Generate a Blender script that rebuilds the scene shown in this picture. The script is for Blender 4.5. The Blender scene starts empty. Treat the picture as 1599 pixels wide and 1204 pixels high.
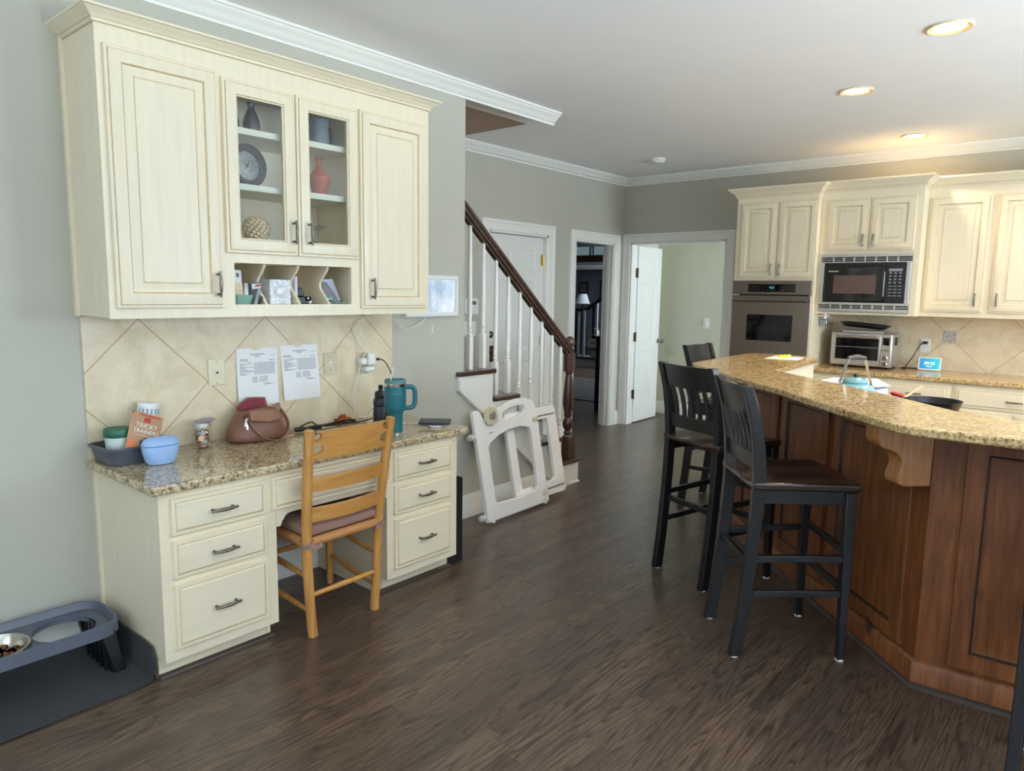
import bpy, bmesh, math, random
from mathutils import Vector, Matrix, Quaternion
random.seed(7)
S = bpy.context.scene
COL = S.collection
R = math.radians
PI = math.pi

# ---------------------------------------------------------------- camera
FPX = 1111.12                                   # focal length in pixels of the 1599 px wide frame
cd = bpy.data.cameras.new('camera'); cam = bpy.data.objects.new('camera', cd); COL.objects.link(cam)
cd.sensor_fit = 'HORIZONTAL'; cd.sensor_width = 36; cd.lens = 36*FPX/1599; cd.clip_start = .05; cd.clip_end = 60
_yaw, _pit, _rol = .70632, -.132325, .015396
_fw = Vector((-math.sin(_yaw)*math.cos(_pit), math.cos(_yaw)*math.cos(_pit), math.sin(_pit)))
_r0 = Vector((math.cos(_yaw), math.sin(_yaw), 0)); _u0 = _r0.cross(_fw)
_r = math.cos(_rol)*_r0 + math.sin(_rol)*_u0; _u = -math.sin(_rol)*_r0 + math.cos(_rol)*_u0
cam.matrix_world = Matrix(((_r.x, _u.x, -_fw.x, 0), (_r.y, _u.y, -_fw.y, 0), (_r.z, _u.z, -_fw.z, 1.5), (0, 0, 0, 1)))
S.camera = cam

# ---------------------------------------------------------------- light
S.view_settings.view_transform = 'Standard'; S.view_settings.look = 'None'
S.view_settings.gamma = 1; S.view_settings.use_curve_mapping = False
S.view_settings.exposure = 0.08
S.cycles.max_bounces = 10; S.cycles.diffuse_bounces = 6; S.cycles.transparent_max_bounces = 16
S.cycles.sample_clamp_indirect = 6; S.cycles.caustics_reflective = False; S.cycles.caustics_refractive = False
W = bpy.data.worlds.new('daylight'); S.world = W; W.use_nodes = True
W.node_tree.nodes['Background'].inputs[0].default_value = (.72, .86, 1, 1)
W.node_tree.nodes['Background'].inputs[1].default_value = .95
DAY = (.75, .88, 1.0); WARM = (1.0, .82, .60)

def area(name, loc, aim, sx, sy, power, col):
    l = bpy.data.lights.new(name, 'AREA'); l.shape = 'RECTANGLE'; l.size = sx; l.size_y = sy
    l.energy = power; l.color = col
    o = bpy.data.objects.new(name, l); COL.objects.link(o); o.location = loc
    o.rotation_euler = (Vector(aim)-Vector(loc)).to_track_quat('-Z', 'Y').to_euler()
    return o
# daylight through the windows of the breakfast side (right wall and rear wall), the side room and the front hall
area('window_daylight', (3.55, -.7, 1.55), (0, -.7, 1.6), 1.9, 1.5, 52, DAY)
area('window_daylight', (3.55, 2.0, 1.55), (0, 2.0, 1.6), 1.9, 1.5, 52, DAY)
area('window_daylight', (-1.2, -3.2, 1.35), (-1.2, 0, 1.6), 2.2, 2.0, 30, DAY)
area('window_daylight', (1.7, -3.2, 1.5), (1.7, 0, 1.6), 1.6, 1.6, 20, DAY)
# unseen upward lamps added outside the same windows to brighten the ceiling
area('ceiling_fill', (4.3, -.7, .2), (2.2, -.2, 2.9), 1.9, 1.2, 820, DAY)
area('ceiling_fill', (4.3, 2.0, .2), (2.2, 2.8, 2.9), 1.9, 1.2, 1300, DAY)
area('ceiling_fill', (-1.2, -3.35, -.25), (-1.2, -2.3, 2.9), 2.2, .9, 420, DAY)
area('ceiling_fill', (1.7, -3.35, .0), (1.7, -2.3, 2.9), 1.6, 1.2, 300, DAY)
area('window_daylight', (3.55, 5.0, 1.6), (0, 5.0, 1.5), 1.3, 1.2, 200, DAY)  # unseen window lamp added to brighten the kitchen back wall and hall
area('side_room_daylight', (-1.15, 7.7, 1.5), (-4, 7.7, 1.3), .9, 1.5, 75, DAY)
area('front_hall_daylight', (-6.0, 12.8, 2.9), (-7.5, 10, .5), 1.6, .8, 160, (.80, .90, 1))
area('stairwell_fill', (-3.9, 1.8, 3.9), (-3.9, 3.8, 2.4), .6, .8, 30, (1, .92, .82))  # unseen lamp added inside the shaft to brighten the stairwell

def spot(name, loc, power, ang=120, blend=.9, col=WARM, size=.05):
    l = bpy.data.lights.new(name, 'SPOT'); l.energy = power; l.spot_size = R(ang); l.spot_blend = blend
    l.color = col; l.shadow_soft_size = size
    o = bpy.data.objects.new(name, l); COL.objects.link(o); o.location = loc
    return o

# ---------------------------------------------------------------- materials
def lin(c):
    return tuple((v/255/12.92 if v/255 <= .04045 else ((v/255+.055)/1.055)**2.4) for v in c[:3]) + (1,)

class N:
    """small node helper"""
    def __init__(s, name):
        s.m = bpy.data.materials.new(name); s.m.use_nodes = True; s.t = s.m.node_tree
        s.b = s.t.nodes['Principled BSDF']; s.out = s.t.nodes['Material Output']
    def new(s, typ, **kw):
        n = s.t.nodes.new(typ)
        for k, v in kw.items(): setattr(n, k, v)
        return n
    def link(s, a, b): s.t.links.new(a, b)
    def coord(s, scale=(1, 1, 1), rot=(0, 0, 0), kind='Object'):
        tc = s.new('ShaderNodeTexCoord'); mp = s.new('ShaderNodeMapping')
        mp.inputs['Scale'].default_value = scale; mp.inputs['Rotation'].default_value = rot
        s.link(tc.outputs[kind], mp.inputs['Vector']); return mp.outputs['Vector']
    def noise(s, vec, scale, detail=4, rough=.55, dist=0):
        n = s.new('ShaderNodeTexNoise'); s.link(vec, n.inputs['Vector'])
        n.inputs['Scale'].default_value = scale; n.inputs['Detail'].default_value = detail
        n.inputs['Roughness'].default_value = rough; n.inputs['Distortion'].default_value = dist
        return n.outputs['Fac']
    def ramp(s, fac, stops, interp='LINEAR'):
        r = s.new('ShaderNodeValToRGB'); r.color_ramp.interpolation = interp; s.link(fac, r.inputs['Fac'])
        e = r.color_ramp.elements
        while len(e) < len(stops): e.new(.5)
        for i, (p, c) in enumerate(stops):
            e[i].position = p; e[i].color = lin(c) if max(c) > 1 else (tuple(c)+(1,))[:4]
        return r.outputs['Color']
    def mix(s, fac, a, b, mode='MIX'):
        n = s.new('ShaderNodeMix', data_type='RGBA', blend_type=mode)
        for sock, v in ((n.inputs[0], fac), (n.inputs[6], a), (n.inputs[7], b)):
            if hasattr(v, 'links'): s.link(v, sock)
            else: sock.default_value = v
        return n.outputs[2]
    def math(s, op, a, b=0., c=None):
        n = s.new('ShaderNodeMath', operation=op)
        for i, v in enumerate((a, b, c)):
            if v is None: continue
            if hasattr(v, 'links'): s.link(v, n.inputs[i])
            else: n.inputs[i].default_value = v
        return n.outputs[0]
    def bump(s, h, strength=.2, dist=.002):
        b = s.new('ShaderNodeBump'); b.inputs['Strength'].default_value = strength
        b.inputs['Distance'].default_value = dist; s.link(h, b.inputs['Height'])
        s.link(b.outputs[0], s.b.inputs['Normal'])
    def col(s, c):
        if hasattr(c, 'links'): s.link(c, s.b.inputs['Base Color'])
        else: s.b.inputs['Base Color'].default_value = c
    def set(s, **k):
        for a, v in k.items(): s.b.inputs[a.replace('_', ' ')].default_value = v

def M(name, c, rough=.5, metal=0, var=.06, scale=25, stretch=(1, 1, 1), spec=.5, coat=0, bump=0, emit=None, es=0, aniso=0):
    n = N(name); v = n.coord(stretch); f = n.noise(v, scale, 3)
    a = lin([x*(1-var) for x in c]); b = lin([min(255, x*(1+var)) for x in c])
    n.col(n.mix(f, a, b)); n.set(Roughness=rough, Metallic=metal, Coat_Weight=coat)
    n.b.inputs['Specular IOR Level'].default_value = spec
    if bump: n.bump(f, bump)
    if emit: n.b.inputs['Emission Color'].default_value = lin(emit); n.b.inputs['Emission Strength'].default_value = es
    return n.m

def wood(name, c1, c2, c3, axis='Z', rough=.4, scale=1, knots=False, coat=0, blotch=.5):
    n = N(name); st = {'X': (1.2, 14, 14), 'Y': (14, 1.2, 14), 'Z': (14, 14, 1.2)}[axis]
    v = n.coord(tuple(x*scale for x in st)); f = n.noise(v, 3, 6, .6, .4)
    base = n.ramp(f, [(.3, c2), (.5, c1), (.72, c3)])
    big = n.noise(n.coord((1, 1, .35)), 5, 3)
    base = n.mix(n.math('MULTIPLY', n.ramp(big, [(.4, (1, 1, 1)), (.6, (0, 0, 0))]), blotch), base, lin(c2))
    if knots:
        vk = n.coord((1, 1, .6)); vo = n.new('ShaderNodeTexVoronoi'); n.link(vk, vo.inputs['Vector']); vo.inputs['Scale'].default_value = 3.4
        vo.inputs['Randomness'].default_value = 1
        k = n.ramp(vo.outputs['Distance'], [(.05, (1, 1, 1)), (.12, (0, 0, 0))])
        base = n.mix(k, base, lin((38, 20, 12)))
    n.col(base); n.set(Roughness=rough, Coat_Weight=coat); n.bump(f, .08, .001)
    return n.m

def granite(name, stops, sc=1.0, st=(1, 1, 1), rough=.09, coat=.3):
    n = N(name); v = n.coord(st)
    a = n.noise(v, 58*sc, 5, .72, .4); b = n.noise(v, 17*sc, 3, .5, .3)
    vo = n.new('ShaderNodeTexVoronoi'); n.link(v, vo.inputs['Vector']); vo.inputs['Scale'].default_value = 95*sc
    f = n.math('ADD', n.math('MULTIPLY', a, .86), n.math('ADD', n.math('MULTIPLY', b, .20), n.math('MULTIPLY', n.math('SUBTRACT', vo.outputs['Distance'], .4), .10)))
    n.col(n.ramp(f, stops)); n.set(Roughness=rough, Coat_Weight=coat, Coat_Roughness=.03)
    return n.m

def glassmat(name, tint=(1, 1, 1), refl=.06, rough=0.0):
    m = bpy.data.materials.new(name); m.use_nodes = True; t = m.node_tree; t.nodes.clear()
    o = t.nodes.new('ShaderNodeOutputMaterial'); tr = t.nodes.new('ShaderNodeBsdfTransparent'); gl = t.nodes.new('ShaderNodeBsdfGlossy')
    mx = t.nodes.new('ShaderNodeMixShader'); lw = t.nodes.new('ShaderNodeLayerWeight'); pw = t.nodes.new('ShaderNodeMath'); pw.operation = 'POWER'; pw.inputs[1].default_value = 4
    fr = t.nodes.new('ShaderNodeMath'); fr.operation = 'MULTIPLY_ADD'; fr.inputs[1].default_value = .8; fr.inputs[2].default_value = .045
    t.links.new(lw.outputs['Facing'], pw.inputs[0]); t.links.new(pw.outputs[0], fr.inputs[0])
    tr.inputs['Color'].default_value = tuple(tint)+(1,); gl.inputs['Roughness'].default_value = rough
    t.links.new(fr.outputs[0], mx.inputs[0]); t.links.new(tr.outputs[0], mx.inputs[1]); t.links.new(gl.outputs[0], mx.inputs[2])
    t.links.new(mx.outputs[0], o.inputs[0]); return m

def diamond(name, oy, oz, axis):
    """16 inch travertine tiles laid on the diagonal; axis = horizontal axis index"""
    n = N(name); tc = n.new('ShaderNodeTexCoord'); sp = n.new('ShaderNodeSeparateXYZ'); n.link(tc.outputs['Object'], sp.inputs[0])
    h = sp.outputs[axis]; z = sp.outputs[2]; P = .592
    h = n.math('SUBTRACT', h, oy); z = n.math('SUBTRACT', z, oz)
    u = n.math('DIVIDE', n.math('ADD', h, z), P); w = n.math('DIVIDE', n.math('SUBTRACT', h, z), P)
    def line(x):
        fr = n.math('FRACT', n.math('ADD', x, 20.5)); return n.math('ABSOLUTE', n.math('SUBTRACT', fr, .5))
    d = n.math('MINIMUM', line(u), line(w))
    g = n.math('LESS_THAN', d, .0042)
    v = n.coord((1, 1, 1)); a = n.noise(v, 7, 7, .68, .6); b = n.noise(v, 55, 3, .6)
    cu = n.new('ShaderNodeCombineXYZ'); n.link(n.math('FLOOR', n.math('ADD', u, .0)), cu.inputs[0]); n.link(n.math('FLOOR', w), cu.inputs[1])
    wn = n.new('ShaderNodeTexWhiteNoise'); n.link(cu.outputs[0], wn.inputs[0])
    t = n.ramp(a, [(.25, (202, 184, 152)), (.5, (222, 207, 178)), (.75, (234, 223, 200))])
    t = n.mix(n.ramp(b, [(.62, (0, 0, 0)), (.75, (.35, .35, .35))]), t, lin((176, 156, 128)))
    t = n.mix(n.math('MULTIPLY', wn.outputs['Value'], .16), t, lin((205, 180, 148)))
    n.col(n.mix(g, t, lin((158, 122, 92)))); n.set(Roughness=.35)
    n.bump(n.math('MULTIPLY', g, -1), .3, .002)
    return n.m

def floor_mat():
    n = N('oak_floor'); tc = n.new('ShaderNodeTexCoord'); sp = n.new('ShaderNodeSeparateXYZ'); n.link(tc.outputs['Object'], sp.inputs[0])
    x, y = sp.outputs[0], sp.outputs[1]; PW = .07; PL = .95
    row = n.math('FLOOR', n.math('DIVIDE', x, PW))
    wr = n.new('ShaderNodeTexWhiteNoise', noise_dimensions='1D'); n.link(row, wr.inputs['W'])
    ys = n.math('ADD', n.math('DIVIDE', y, PL), n.math('MULTIPLY', wr.outputs['Value'], 7.3))
    colm = n.math('FLOOR', ys)
    cb = n.new('ShaderNodeCombineXYZ'); n.link(row, cb.inputs[0]); n.link(colm, cb.inputs[1])
    wn = n.new('ShaderNodeTexWhiteNoise'); n.link(cb.outputs[0], wn.inputs[0]); pv = wn.outputs['Value']
    # grain coordinates, different for every plank
    g = n.new('ShaderNodeCombineXYZ')
    n.link(n.math('ADD', n.math('MULTIPLY', x, 9.5), n.math('MULTIPLY', pv, 31.)), g.inputs[0])
    n.link(n.math('ADD', n.math('MULTIPLY', y, .62), n.math('MULTIPLY', pv, 17.)), g.inputs[1])
    f1 = n.noise(g.outputs[0], 1.6, 1.6, .4, .25)
    ring = n.math('FRACT', n.math('MULTIPLY', f1, 13.))
    ringc = n.ramp(ring, [(0, (1, 1, 1)), (.16, (.55, .55, .55)), (.42, (0, 0, 0)), (.86, (0, 0, 0)), (1, (1, 1, 1))])
    v2 = n.coord((60, 3, 1)); pores = n.noise(v2, 3, 5, .7)
    base = n.ramp(pv, [(0, (85, 69, 58)), (.5, (97, 79, 66)), (1, (107, 88, 72))])
    base = n.mix(n.ramp(pores, [(.38, (.6, .6, .6)), (.55, (0, 0, 0))]), base, lin((56, 42, 35)))
    base = n.mix(n.math('MULTIPLY', ringc, .72), base, lin((40, 30, 25)))
    fx = n.math('FRACT', n.math('DIVIDE', x, PW)); fy = n.math('FRACT', ys)
    gap = n.math('MAXIMUM', n.math('LESS_THAN', fx, .018), n.math('LESS_THAN', fy, .0018))
    n.col(n.mix(n.math('MULTIPLY', gap, .7), base, lin((26, 19, 16))))
    n.set(Roughness=.30, Coat_Weight=.15, Coat_Roughness=.2)
    n.link(n.ramp(pores, [(.3, (.40, .40, .40)), (.7, (.29, .29, .29))]), n.b.inputs['Roughness'])
    n.bump(n.math('ADD', n.math('MULTIPLY', gap, -1), n.math('MULTIPLY', ringc, -.25)), .25, .0012)
    return n.m

WALL = M('wall_paint', (186, 183, 171), .75, var=.012, scale=6)
CEIL = M('ceiling_paint', (246, 246, 248), .85, var=.01, scale=4)
WHITE = M('trim_white', (236, 235, 230), .32, var=.01)
DOORW = M('door_white', (232, 232, 228), .35, var=.01)
CREAM = M('cream_paint', (234, 222, 196), .36, var=.035, scale=3.0, stretch=(14, 14, 1))
CREAMH = M('cream_paint_rail', (234, 222, 196), .36, var=.03, scale=3.0, stretch=(10, 1, 10))
GLAZE = M('antique_glaze', (204, 180, 138), .45, var=.15, scale=30)
CREAMIN = M('cabinet_interior', (224, 208, 178), .5, var=.03)
SHELFP = M('shelf_paint', (232, 230, 216), .35, var=.01)
PEWTER = M('pewter', (120, 114, 106), .32, 1, var=.1, scale=60)
GRAN = granite('granite_desk', [(.30, (24, 18, 16)), (.40, (74, 57, 44)), (.47, (132, 112, 90)), (.55, (188, 168, 132)), (.66, (222, 208, 176)), (.78, (160, 138, 108))], 1.5)
GRANB = granite('granite_bar', [(.30, (26, 20, 16)), (.40, (92, 68, 44)), (.48, (162, 128, 82)), (.57, (204, 174, 122)), (.68, (226, 206, 164)), (.80, (160, 130, 92))], 1.4, (1, 1, 1), .15, 0)
TILE = diamond('travertine_desk', 1.275, 1.357, 1)
TILEK = diamond('travertine_kitchen', -1.095, 1.17, 0)
FLOOR = floor_mat()
ALDER = wood('knotty_alder', (130, 74, 36), (98, 53, 25), (158, 98, 52), 'Z', .5, 1, True, .1)
ALDERL = wood('corbel_wood', (182, 126, 76), (150, 96, 54), (200, 148, 96), 'Z', .4, 1, False, .2)
ALDERD = M('alder_glaze', (44, 25, 16), .5, var=.2)
SHOE = M('dark_shoe_moulding', (62, 50, 44), .4, var=.1)
MAPLE = wood('honey_maple', (192, 138, 74), (170, 116, 56), (208, 156, 92), 'Z', .35, 1.2, False, .25, .3)
MAPLEH = wood('honey_maple_slat', (196, 142, 78), (172, 118, 58), (212, 160, 96), 'Y', .33, 1.0, False, .25, .3)
BLACKW = M('black_stool_paint', (22, 22, 26), .34, var=.15, coat=.15)
SEATW = wood('stool_seat', (44, 26, 22), (28, 17, 15), (60, 36, 28), 'X', .28, 1, False, .4, .3)
WALNUT = wood('stair_walnut', (70, 46, 36), (50, 32, 26), (88, 60, 46), 'Y', .3, 1, False, .35, .3)
WALNUTZ = wood('newel_walnut', (74, 46, 38), (52, 32, 27), (92, 60, 48), 'Z', .3, 1, False, .35, .3)
STEEL = M('stainless', (206, 203, 200), .33, .85, var=.05, scale=4, stretch=(1, 1, 60))
STEELD = M('stainless_dark', (152, 139, 129), .36, 1, var=.06, scale=4, stretch=(60, 1, 1))
CHROME = M('chrome', (215, 214, 212), .12, 1, var=.02)
BLKGL = M('black_glass', (12, 11, 13), .06, var=.05, spec=.6)
BLKPL = M('black_plastic', (20, 20, 22), .38, var=.1)
BRASS = M('brass', (206, 172, 104), .28, 1)
BRONZE = M('aged_bronze', (96, 80, 62), .35, 1)
NICKEL = M('satin_nickel', (170, 168, 166), .3, 1)
GLASS = glassmat('clear_glass', (.97, .985, .98))
GLASSD = glassmat('oven_glass', (.25, .22, .2))
PLASW = M('white_plastic', (232, 232, 230), .4, var=.01)
ALMOND = M('almond_plastic', (222, 214, 186), .4, var=.01)
PAPER = M('paper', (240, 241, 244), .8, var=.008)
INK = M('ink', (112, 114, 122), .8)
GRN = M('far_room_paint', (212, 211, 192), .8, var=.01)
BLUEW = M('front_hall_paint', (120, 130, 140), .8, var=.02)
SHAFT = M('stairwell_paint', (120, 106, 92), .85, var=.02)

# ---------------------------------------------------------------- mesh builder
class B:
    def __init__(s): s.v = []; s.f = []; s.mi = []
    def add(s, vs, fs, m=0, T=None):
        k = len(s.v)
        s.v += [tuple(T @ Vector(p)) if T else tuple(p) for p in vs]
        for f in fs: s.f.append([i+k for i in f]); s.mi.append(m)
        return s
    def box(s, x0, x1, y0, y1, z0, z1, m=0, T=None):
        vs = [(x, y, z) for x in (x0, x1) for y in (y0, y1) for z in (z0, z1)]
        return s.add(vs, [(0, 1, 3, 2), (4, 6, 7, 5), (0, 4, 5, 1), (2, 3, 7, 6), (0, 2, 6, 4), (1, 5, 7, 3)], m, T)
    def bar(s, p, q, w, h, m=0, up=(0, 0, 1)):
        p, q = Vector(p), Vector(q); d = (q-p).normalized(); a = d.cross(Vector(up))
        if a.length < 1e-4: a = d.cross(Vector((1, 0, 0)))
        a.normalize(); b = a.cross(d)
        return s.path([p, q], [[(-w/2, -h/2), (w/2, -h/2), (w/2, h/2), (-w/2, h/2)]]*2, m, [(a, b)]*2)
    def path(s, pts, secs, m=0, frames=None, closed=False):
        """skin a list of 2-D sections placed at pts"""
        pts = [Vector(p) for p in pts]; n = len(secs[0]); vs = []; L = len(pts)
        if frames is None:
            frames = []; a = None
            for i in range(L):
                d = (pts[(i+1) % L if closed else min(i+1, L-1)]-pts[(i-1) % L if closed else max(i-1, 0)]).normalized()
                if a is None:
                    a = d.cross(Vector((0, 0, 1)))
                    if a.length < .1: a = d.cross(Vector((1, 0, 0)))
                a = (a-d*a.dot(d)).normalized(); frames.append((a, a.cross(d)))
        for p, sec, (a, b) in zip(pts, secs, frames):
            vs += [p+a*x+b*y for x, y in sec]
        fs = []
        for i in range(L if closed else L-1):
            j = (i+1) % L
            for k in range(n):
                l = (k+1) % n; fs.append((i*n+k, i*n+l, j*n+l, j*n+k))
        if not closed: fs += [tuple(range(n))[::-1], tuple((L-1)*n+k for k in range(n))]
        return s.add(vs, fs, m)
    def tube(s, pts, r, n=8, m=0, closed=False, flat=1):
        rs = r if isinstance(r, (list, tuple)) else [r]*len(pts)
        secs = [[(q*math.cos(2*PI*k/n), q*flat*math.sin(2*PI*k/n)) for k in range(n)] for q in rs]
        return s.path(pts, secs, m, None, closed)
    def lathe(s, prof, at=(0, 0, 0), n=24, m=0, T=None, ms=None, caps=True):
        vs = []; fs = []; mm = []
        at = Vector(at)
        for r, z in prof:
            vs += [at+Vector((r*math.cos(2*PI*k/n), r*math.sin(2*PI*k/n), z)) for k in range(n)]
        for i in range(len(prof)-1):
            for k in range(n):
                l = (k+1) % n; fs.append((i*n+k, i*n+l, (i+1)*n+l, (i+1)*n+k)); mm.append(ms[i] if ms else m)
        if caps and prof[0][0] > 1e-5: fs.append(tuple(range(n))[::-1]); mm.append(ms[0] if ms else m)
        if caps and prof[-1][0] > 1e-5: fs.append(tuple((len(prof)-1)*n+k for k in range(n))); mm.append(ms[-1] if ms else m)
        k0 = len(s.v); s.v += [tuple(T @ p) if T else tuple(p) for p in vs]
        for f, q in zip(fs, mm): s.f.append([i+k0 for i in f]); s.mi.append(q)
        return s
    def prism(s, poly, f, d0, d1, m=0):
        n = len(poly); vs = [f(a, b, d0) for a, b in poly]+[f(a, b, d1) for a, b in poly]
        fs = [tuple(range(n))[::-1], tuple(range(n, 2*n))]+[(i, (i+1) % n, n+(i+1) % n, n+i) for i in range(n)]
        return s.add(vs, fs, m)
    def sweep(s, pathp, prof, f, m=0, closed=False):
        """mitred moulding: 2-D path, profile (offset to the left of the path, height), f(a,b,h)->xyz"""
        P = [Vector(p) for p in pathp]; L = len(P); vs = []; n = len(prof)
        for i in range(L):
            ns = []
            for a, b in ((i-1, i), (i, i+1)):
                if closed: a %= L; b %= L
                elif a < 0 or b >= L: continue
                d = (P[b]-P[a]).normalized(); ns.append(Vector((-d.y, d.x)))
            mt = ns[0] if len(ns) == 1 else (ns[0]+ns[1])/(1+ns[0].dot(ns[1]))
            for o, h in prof:
                q = P[i]+mt*o; vs.append(f(q.x, q.y, h))
        fs = []
        for i in range(L if closed else L-1):
            j = (i+1) % L
            for k in range(n): l = (k+1) % n; fs.append((i*n+k, i*n+l, j*n+l, j*n+k))
        if not closed: fs += [tuple(range(n))[::-1], tuple((L-1)*n+k for k in range(n))]
        return s.add(vs, fs, m)
    def rings(s, w, h, prof, T, cap=True, back=True):
        """nested rectangles (inset, depth, material) on a w x h panel; local x right, z up, depth along -y"""
        vs = []
        for ins, d, mt in prof:
            vs += [(ins, -d, ins), (w-ins, -d, ins), (w-ins, -d, h-ins), (ins, -d, h-ins)]
        vs = [tuple(T @ Vector(p)) for p in vs]; k = len(s.v); s.v += vs
        for i in range(len(prof)-1):
            for a in range(4):
                b = (a+1) % 4; s.f.append([k+i*4+a, k+i*4+b, k+i*4+4+b, k+i*4+4+a]); s.mi.append(prof[i+1][2])
        if cap: s.f.append([k+(len(prof)-1)*4+a for a in range(4)]); s.mi.append(prof[-1][2])
        if back: s.f.append([k+a for a in (3, 2, 1, 0)]); s.mi.append(prof[0][2])
        return s
    def ell(s, c, rx, ry, rz, m=0, n=12, T=None):
        prof = [(math.cos(a), math.sin(a)) for a in [(-PI/2+PI*i/(n//2+2)) for i in range(n//2+3)]]
        vs = []; fs = []
        for r, z in prof: vs += [(c[0]+rx*r*math.cos(2*PI*k/n), c[1]+ry*r*math.sin(2*PI*k/n), c[2]+rz*z) for k in range(n)]
        for i in range(len(prof)-1):
            for k in range(n): fs.append((i*n+k, i*n+(k+1) % n, (i+1)*n+(k+1) % n, (i+1)*n+k))
        return s.add(vs, fs, m, T)

def wpos(o):
    p = Vector((0, 0, 0))
    while o is not None: p = p+Vector(o.location); o = o.parent
    return p

def obj(name, b, mats, parent=None, bevel=0, seg=2, loc=None, subdiv=0, ang=38, kind=None, label=None, cat=None, group=None, weld=True):
    """link the builder as ONE mesh object; vertices are given in world space"""
    me = bpy.data.meshes.new(name); base = wpos(parent)+(Vector(loc) if loc is not None else Vector((0, 0, 0)))
    me.from_pydata([tuple(Vector(p)-base) for p in b.v], [], b.f)
    for m in (mats if isinstance(mats, (list, tuple)) else [mats]): me.materials.append(m)
    for p, i in zip(me.polygons, b.mi): p.material_index = i
    bm = bmesh.new(); bm.from_mesh(me)
    if weld: bmesh.ops.remove_doubles(bm, verts=bm.verts, dist=1e-6)
    bmesh.ops.recalc_face_normals(bm, faces=bm.faces)
    for f in bm.faces: f.smooth = True
    for e in bm.edges:
        if len(e.link_faces) != 2 or e.calc_face_angle(0) > R(ang): e.smooth = False
    bm.to_mesh(me); bm.free()
    o = bpy.data.objects.new(name, me); COL.objects.link(o)
    if loc is not None: o.location = loc
    if parent: o.parent = parent
    if bevel:
        md = o.modifiers.new('bevel', 'BEVEL'); md.width = bevel; md.segments = seg; md.limit_method = 'ANGLE'; md.angle_limit = R(40); md.harden_normals = False
    if subdiv:
        md = o.modifiers.new('sub', 'SUBSURF'); md.levels = subdiv; md.render_levels = subdiv
    if kind: o['kind'] = kind
    tag(o, label, cat, group)
    return o
def tag(o, label=None, cat=None, group=None):
    if label: o['label'] = label
    if cat: o['category'] = cat
    if group: o['group'] = group
    return o
def thing(name, label, cat, loc=(0, 0, 0), group=None):
    o = bpy.data.objects.new(name, None); COL.objects.link(o); o.location = loc; o.empty_display_size = .1
    return tag(o, label, cat, group)
def struct(name, b, m, bevel=0, parent=None):
    return obj(name, b, m, parent, bevel, kind=None if parent else 'structure')
def dup(root, loc, rotz=None, label=None, group=None):
    r = root.copy(); COL.objects.link(r); r.location = loc
    if rotz is not None: r.rotation_euler = (0, 0, rotz)
    tag(r, label, None, group)
    for ch in list(root.children):
        c = ch.copy(); COL.objects.link(c); c.parent = r
        for g in list(ch.children):
            d = g.copy(); COL.objects.link(d); d.parent = c
    return r
def text(name, s, size, T, mat, parent=None, depth=.0004, align='CENTER'):
    cu = bpy.data.curves.new(name, 'FONT'); cu.body = s; cu.size = size; cu.align_x = align; cu.align_y = 'CENTER'; cu.extrude = depth
    t = bpy.data.objects.new(name, cu); COL.objects.link(t)
    me = bpy.data.meshes.new_from_object(t.evaluated_get(bpy.context.evaluated_depsgraph_get()))
    bpy.data.objects.remove(t)
    b = B(); b.add([tuple(T @ v.co) for v in me.vertices], [tuple(p.vertices) for p in me.polygons])
    return obj(name, b, mat, parent)
def frame(o, x, z):
    """matrix whose local x runs along x, local z along z, local -y points out"""
    x = Vector(x).normalized(); z = Vector(z).normalized(); y = z.cross(x)
    return Matrix(((x.x, y.x, z.x, o[0]), (x.y, y.y, z.y, o[1]), (x.z, y.z, z.z, o[2]), (0, 0, 0, 1)))
def tframe(o, x, z):
    """text frame: local x along x, local y up along z, local z outwards"""
    x = Vector(x).normalized(); z = Vector(z).normalized(); n = x.cross(z)
    return Matrix(((x.x, z.x, n.x, o[0]), (x.y, z.y, n.y, o[1]), (x.z, z.z, n.z, o[2]), (0, 0, 0, 1)))
XY = lambda a, b, h: (a, b, h)
def arc(cx, cy, r, a0, a1, n=6): return [(cx+r*math.cos(R(a0+(a1-a0)*i/n)), cy+r*math.sin(R(a0+(a1-a0)*i/n))) for i in range(n+1)]
def rrect(x0, x1, y0, y1, r, n=5): return arc(x1-r, y1-r, r, 0, 90, n)+arc(x0+r, y1-r, r, 90, 180, n)+arc(x0+r, y0+r, r, 180, 270, n)+arc(x1-r, y0+r, r, 270, 360, n)
def smooth(pts, n=6):
    """Catmull-Rom through points"""
    P = [Vector(p) for p in pts]; out = []
    for i in range(len(P)-1):
        a = P[max(i-1, 0)]; b = P[i]; c = P[i+1]; d = P[min(i+2, len(P)-1)]
        for k in range(n):
            t = k/n; out.append(.5*((2*b)+(c-a)*t+(2*a-5*b+4*c-d)*t*t+(3*b-a-3*c+d)*t**3))
    return out+[P[-1]]
# ================================================================ the setting
H = 2.74; XW = -3.2; XH = -4.33; YB = 6.965; XR = 3.2; YR = -2.8
b = B(); b.box(-12, 3.4, -3, 13.4, -.06, 0); struct('floor', b, FLOOR)
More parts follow.
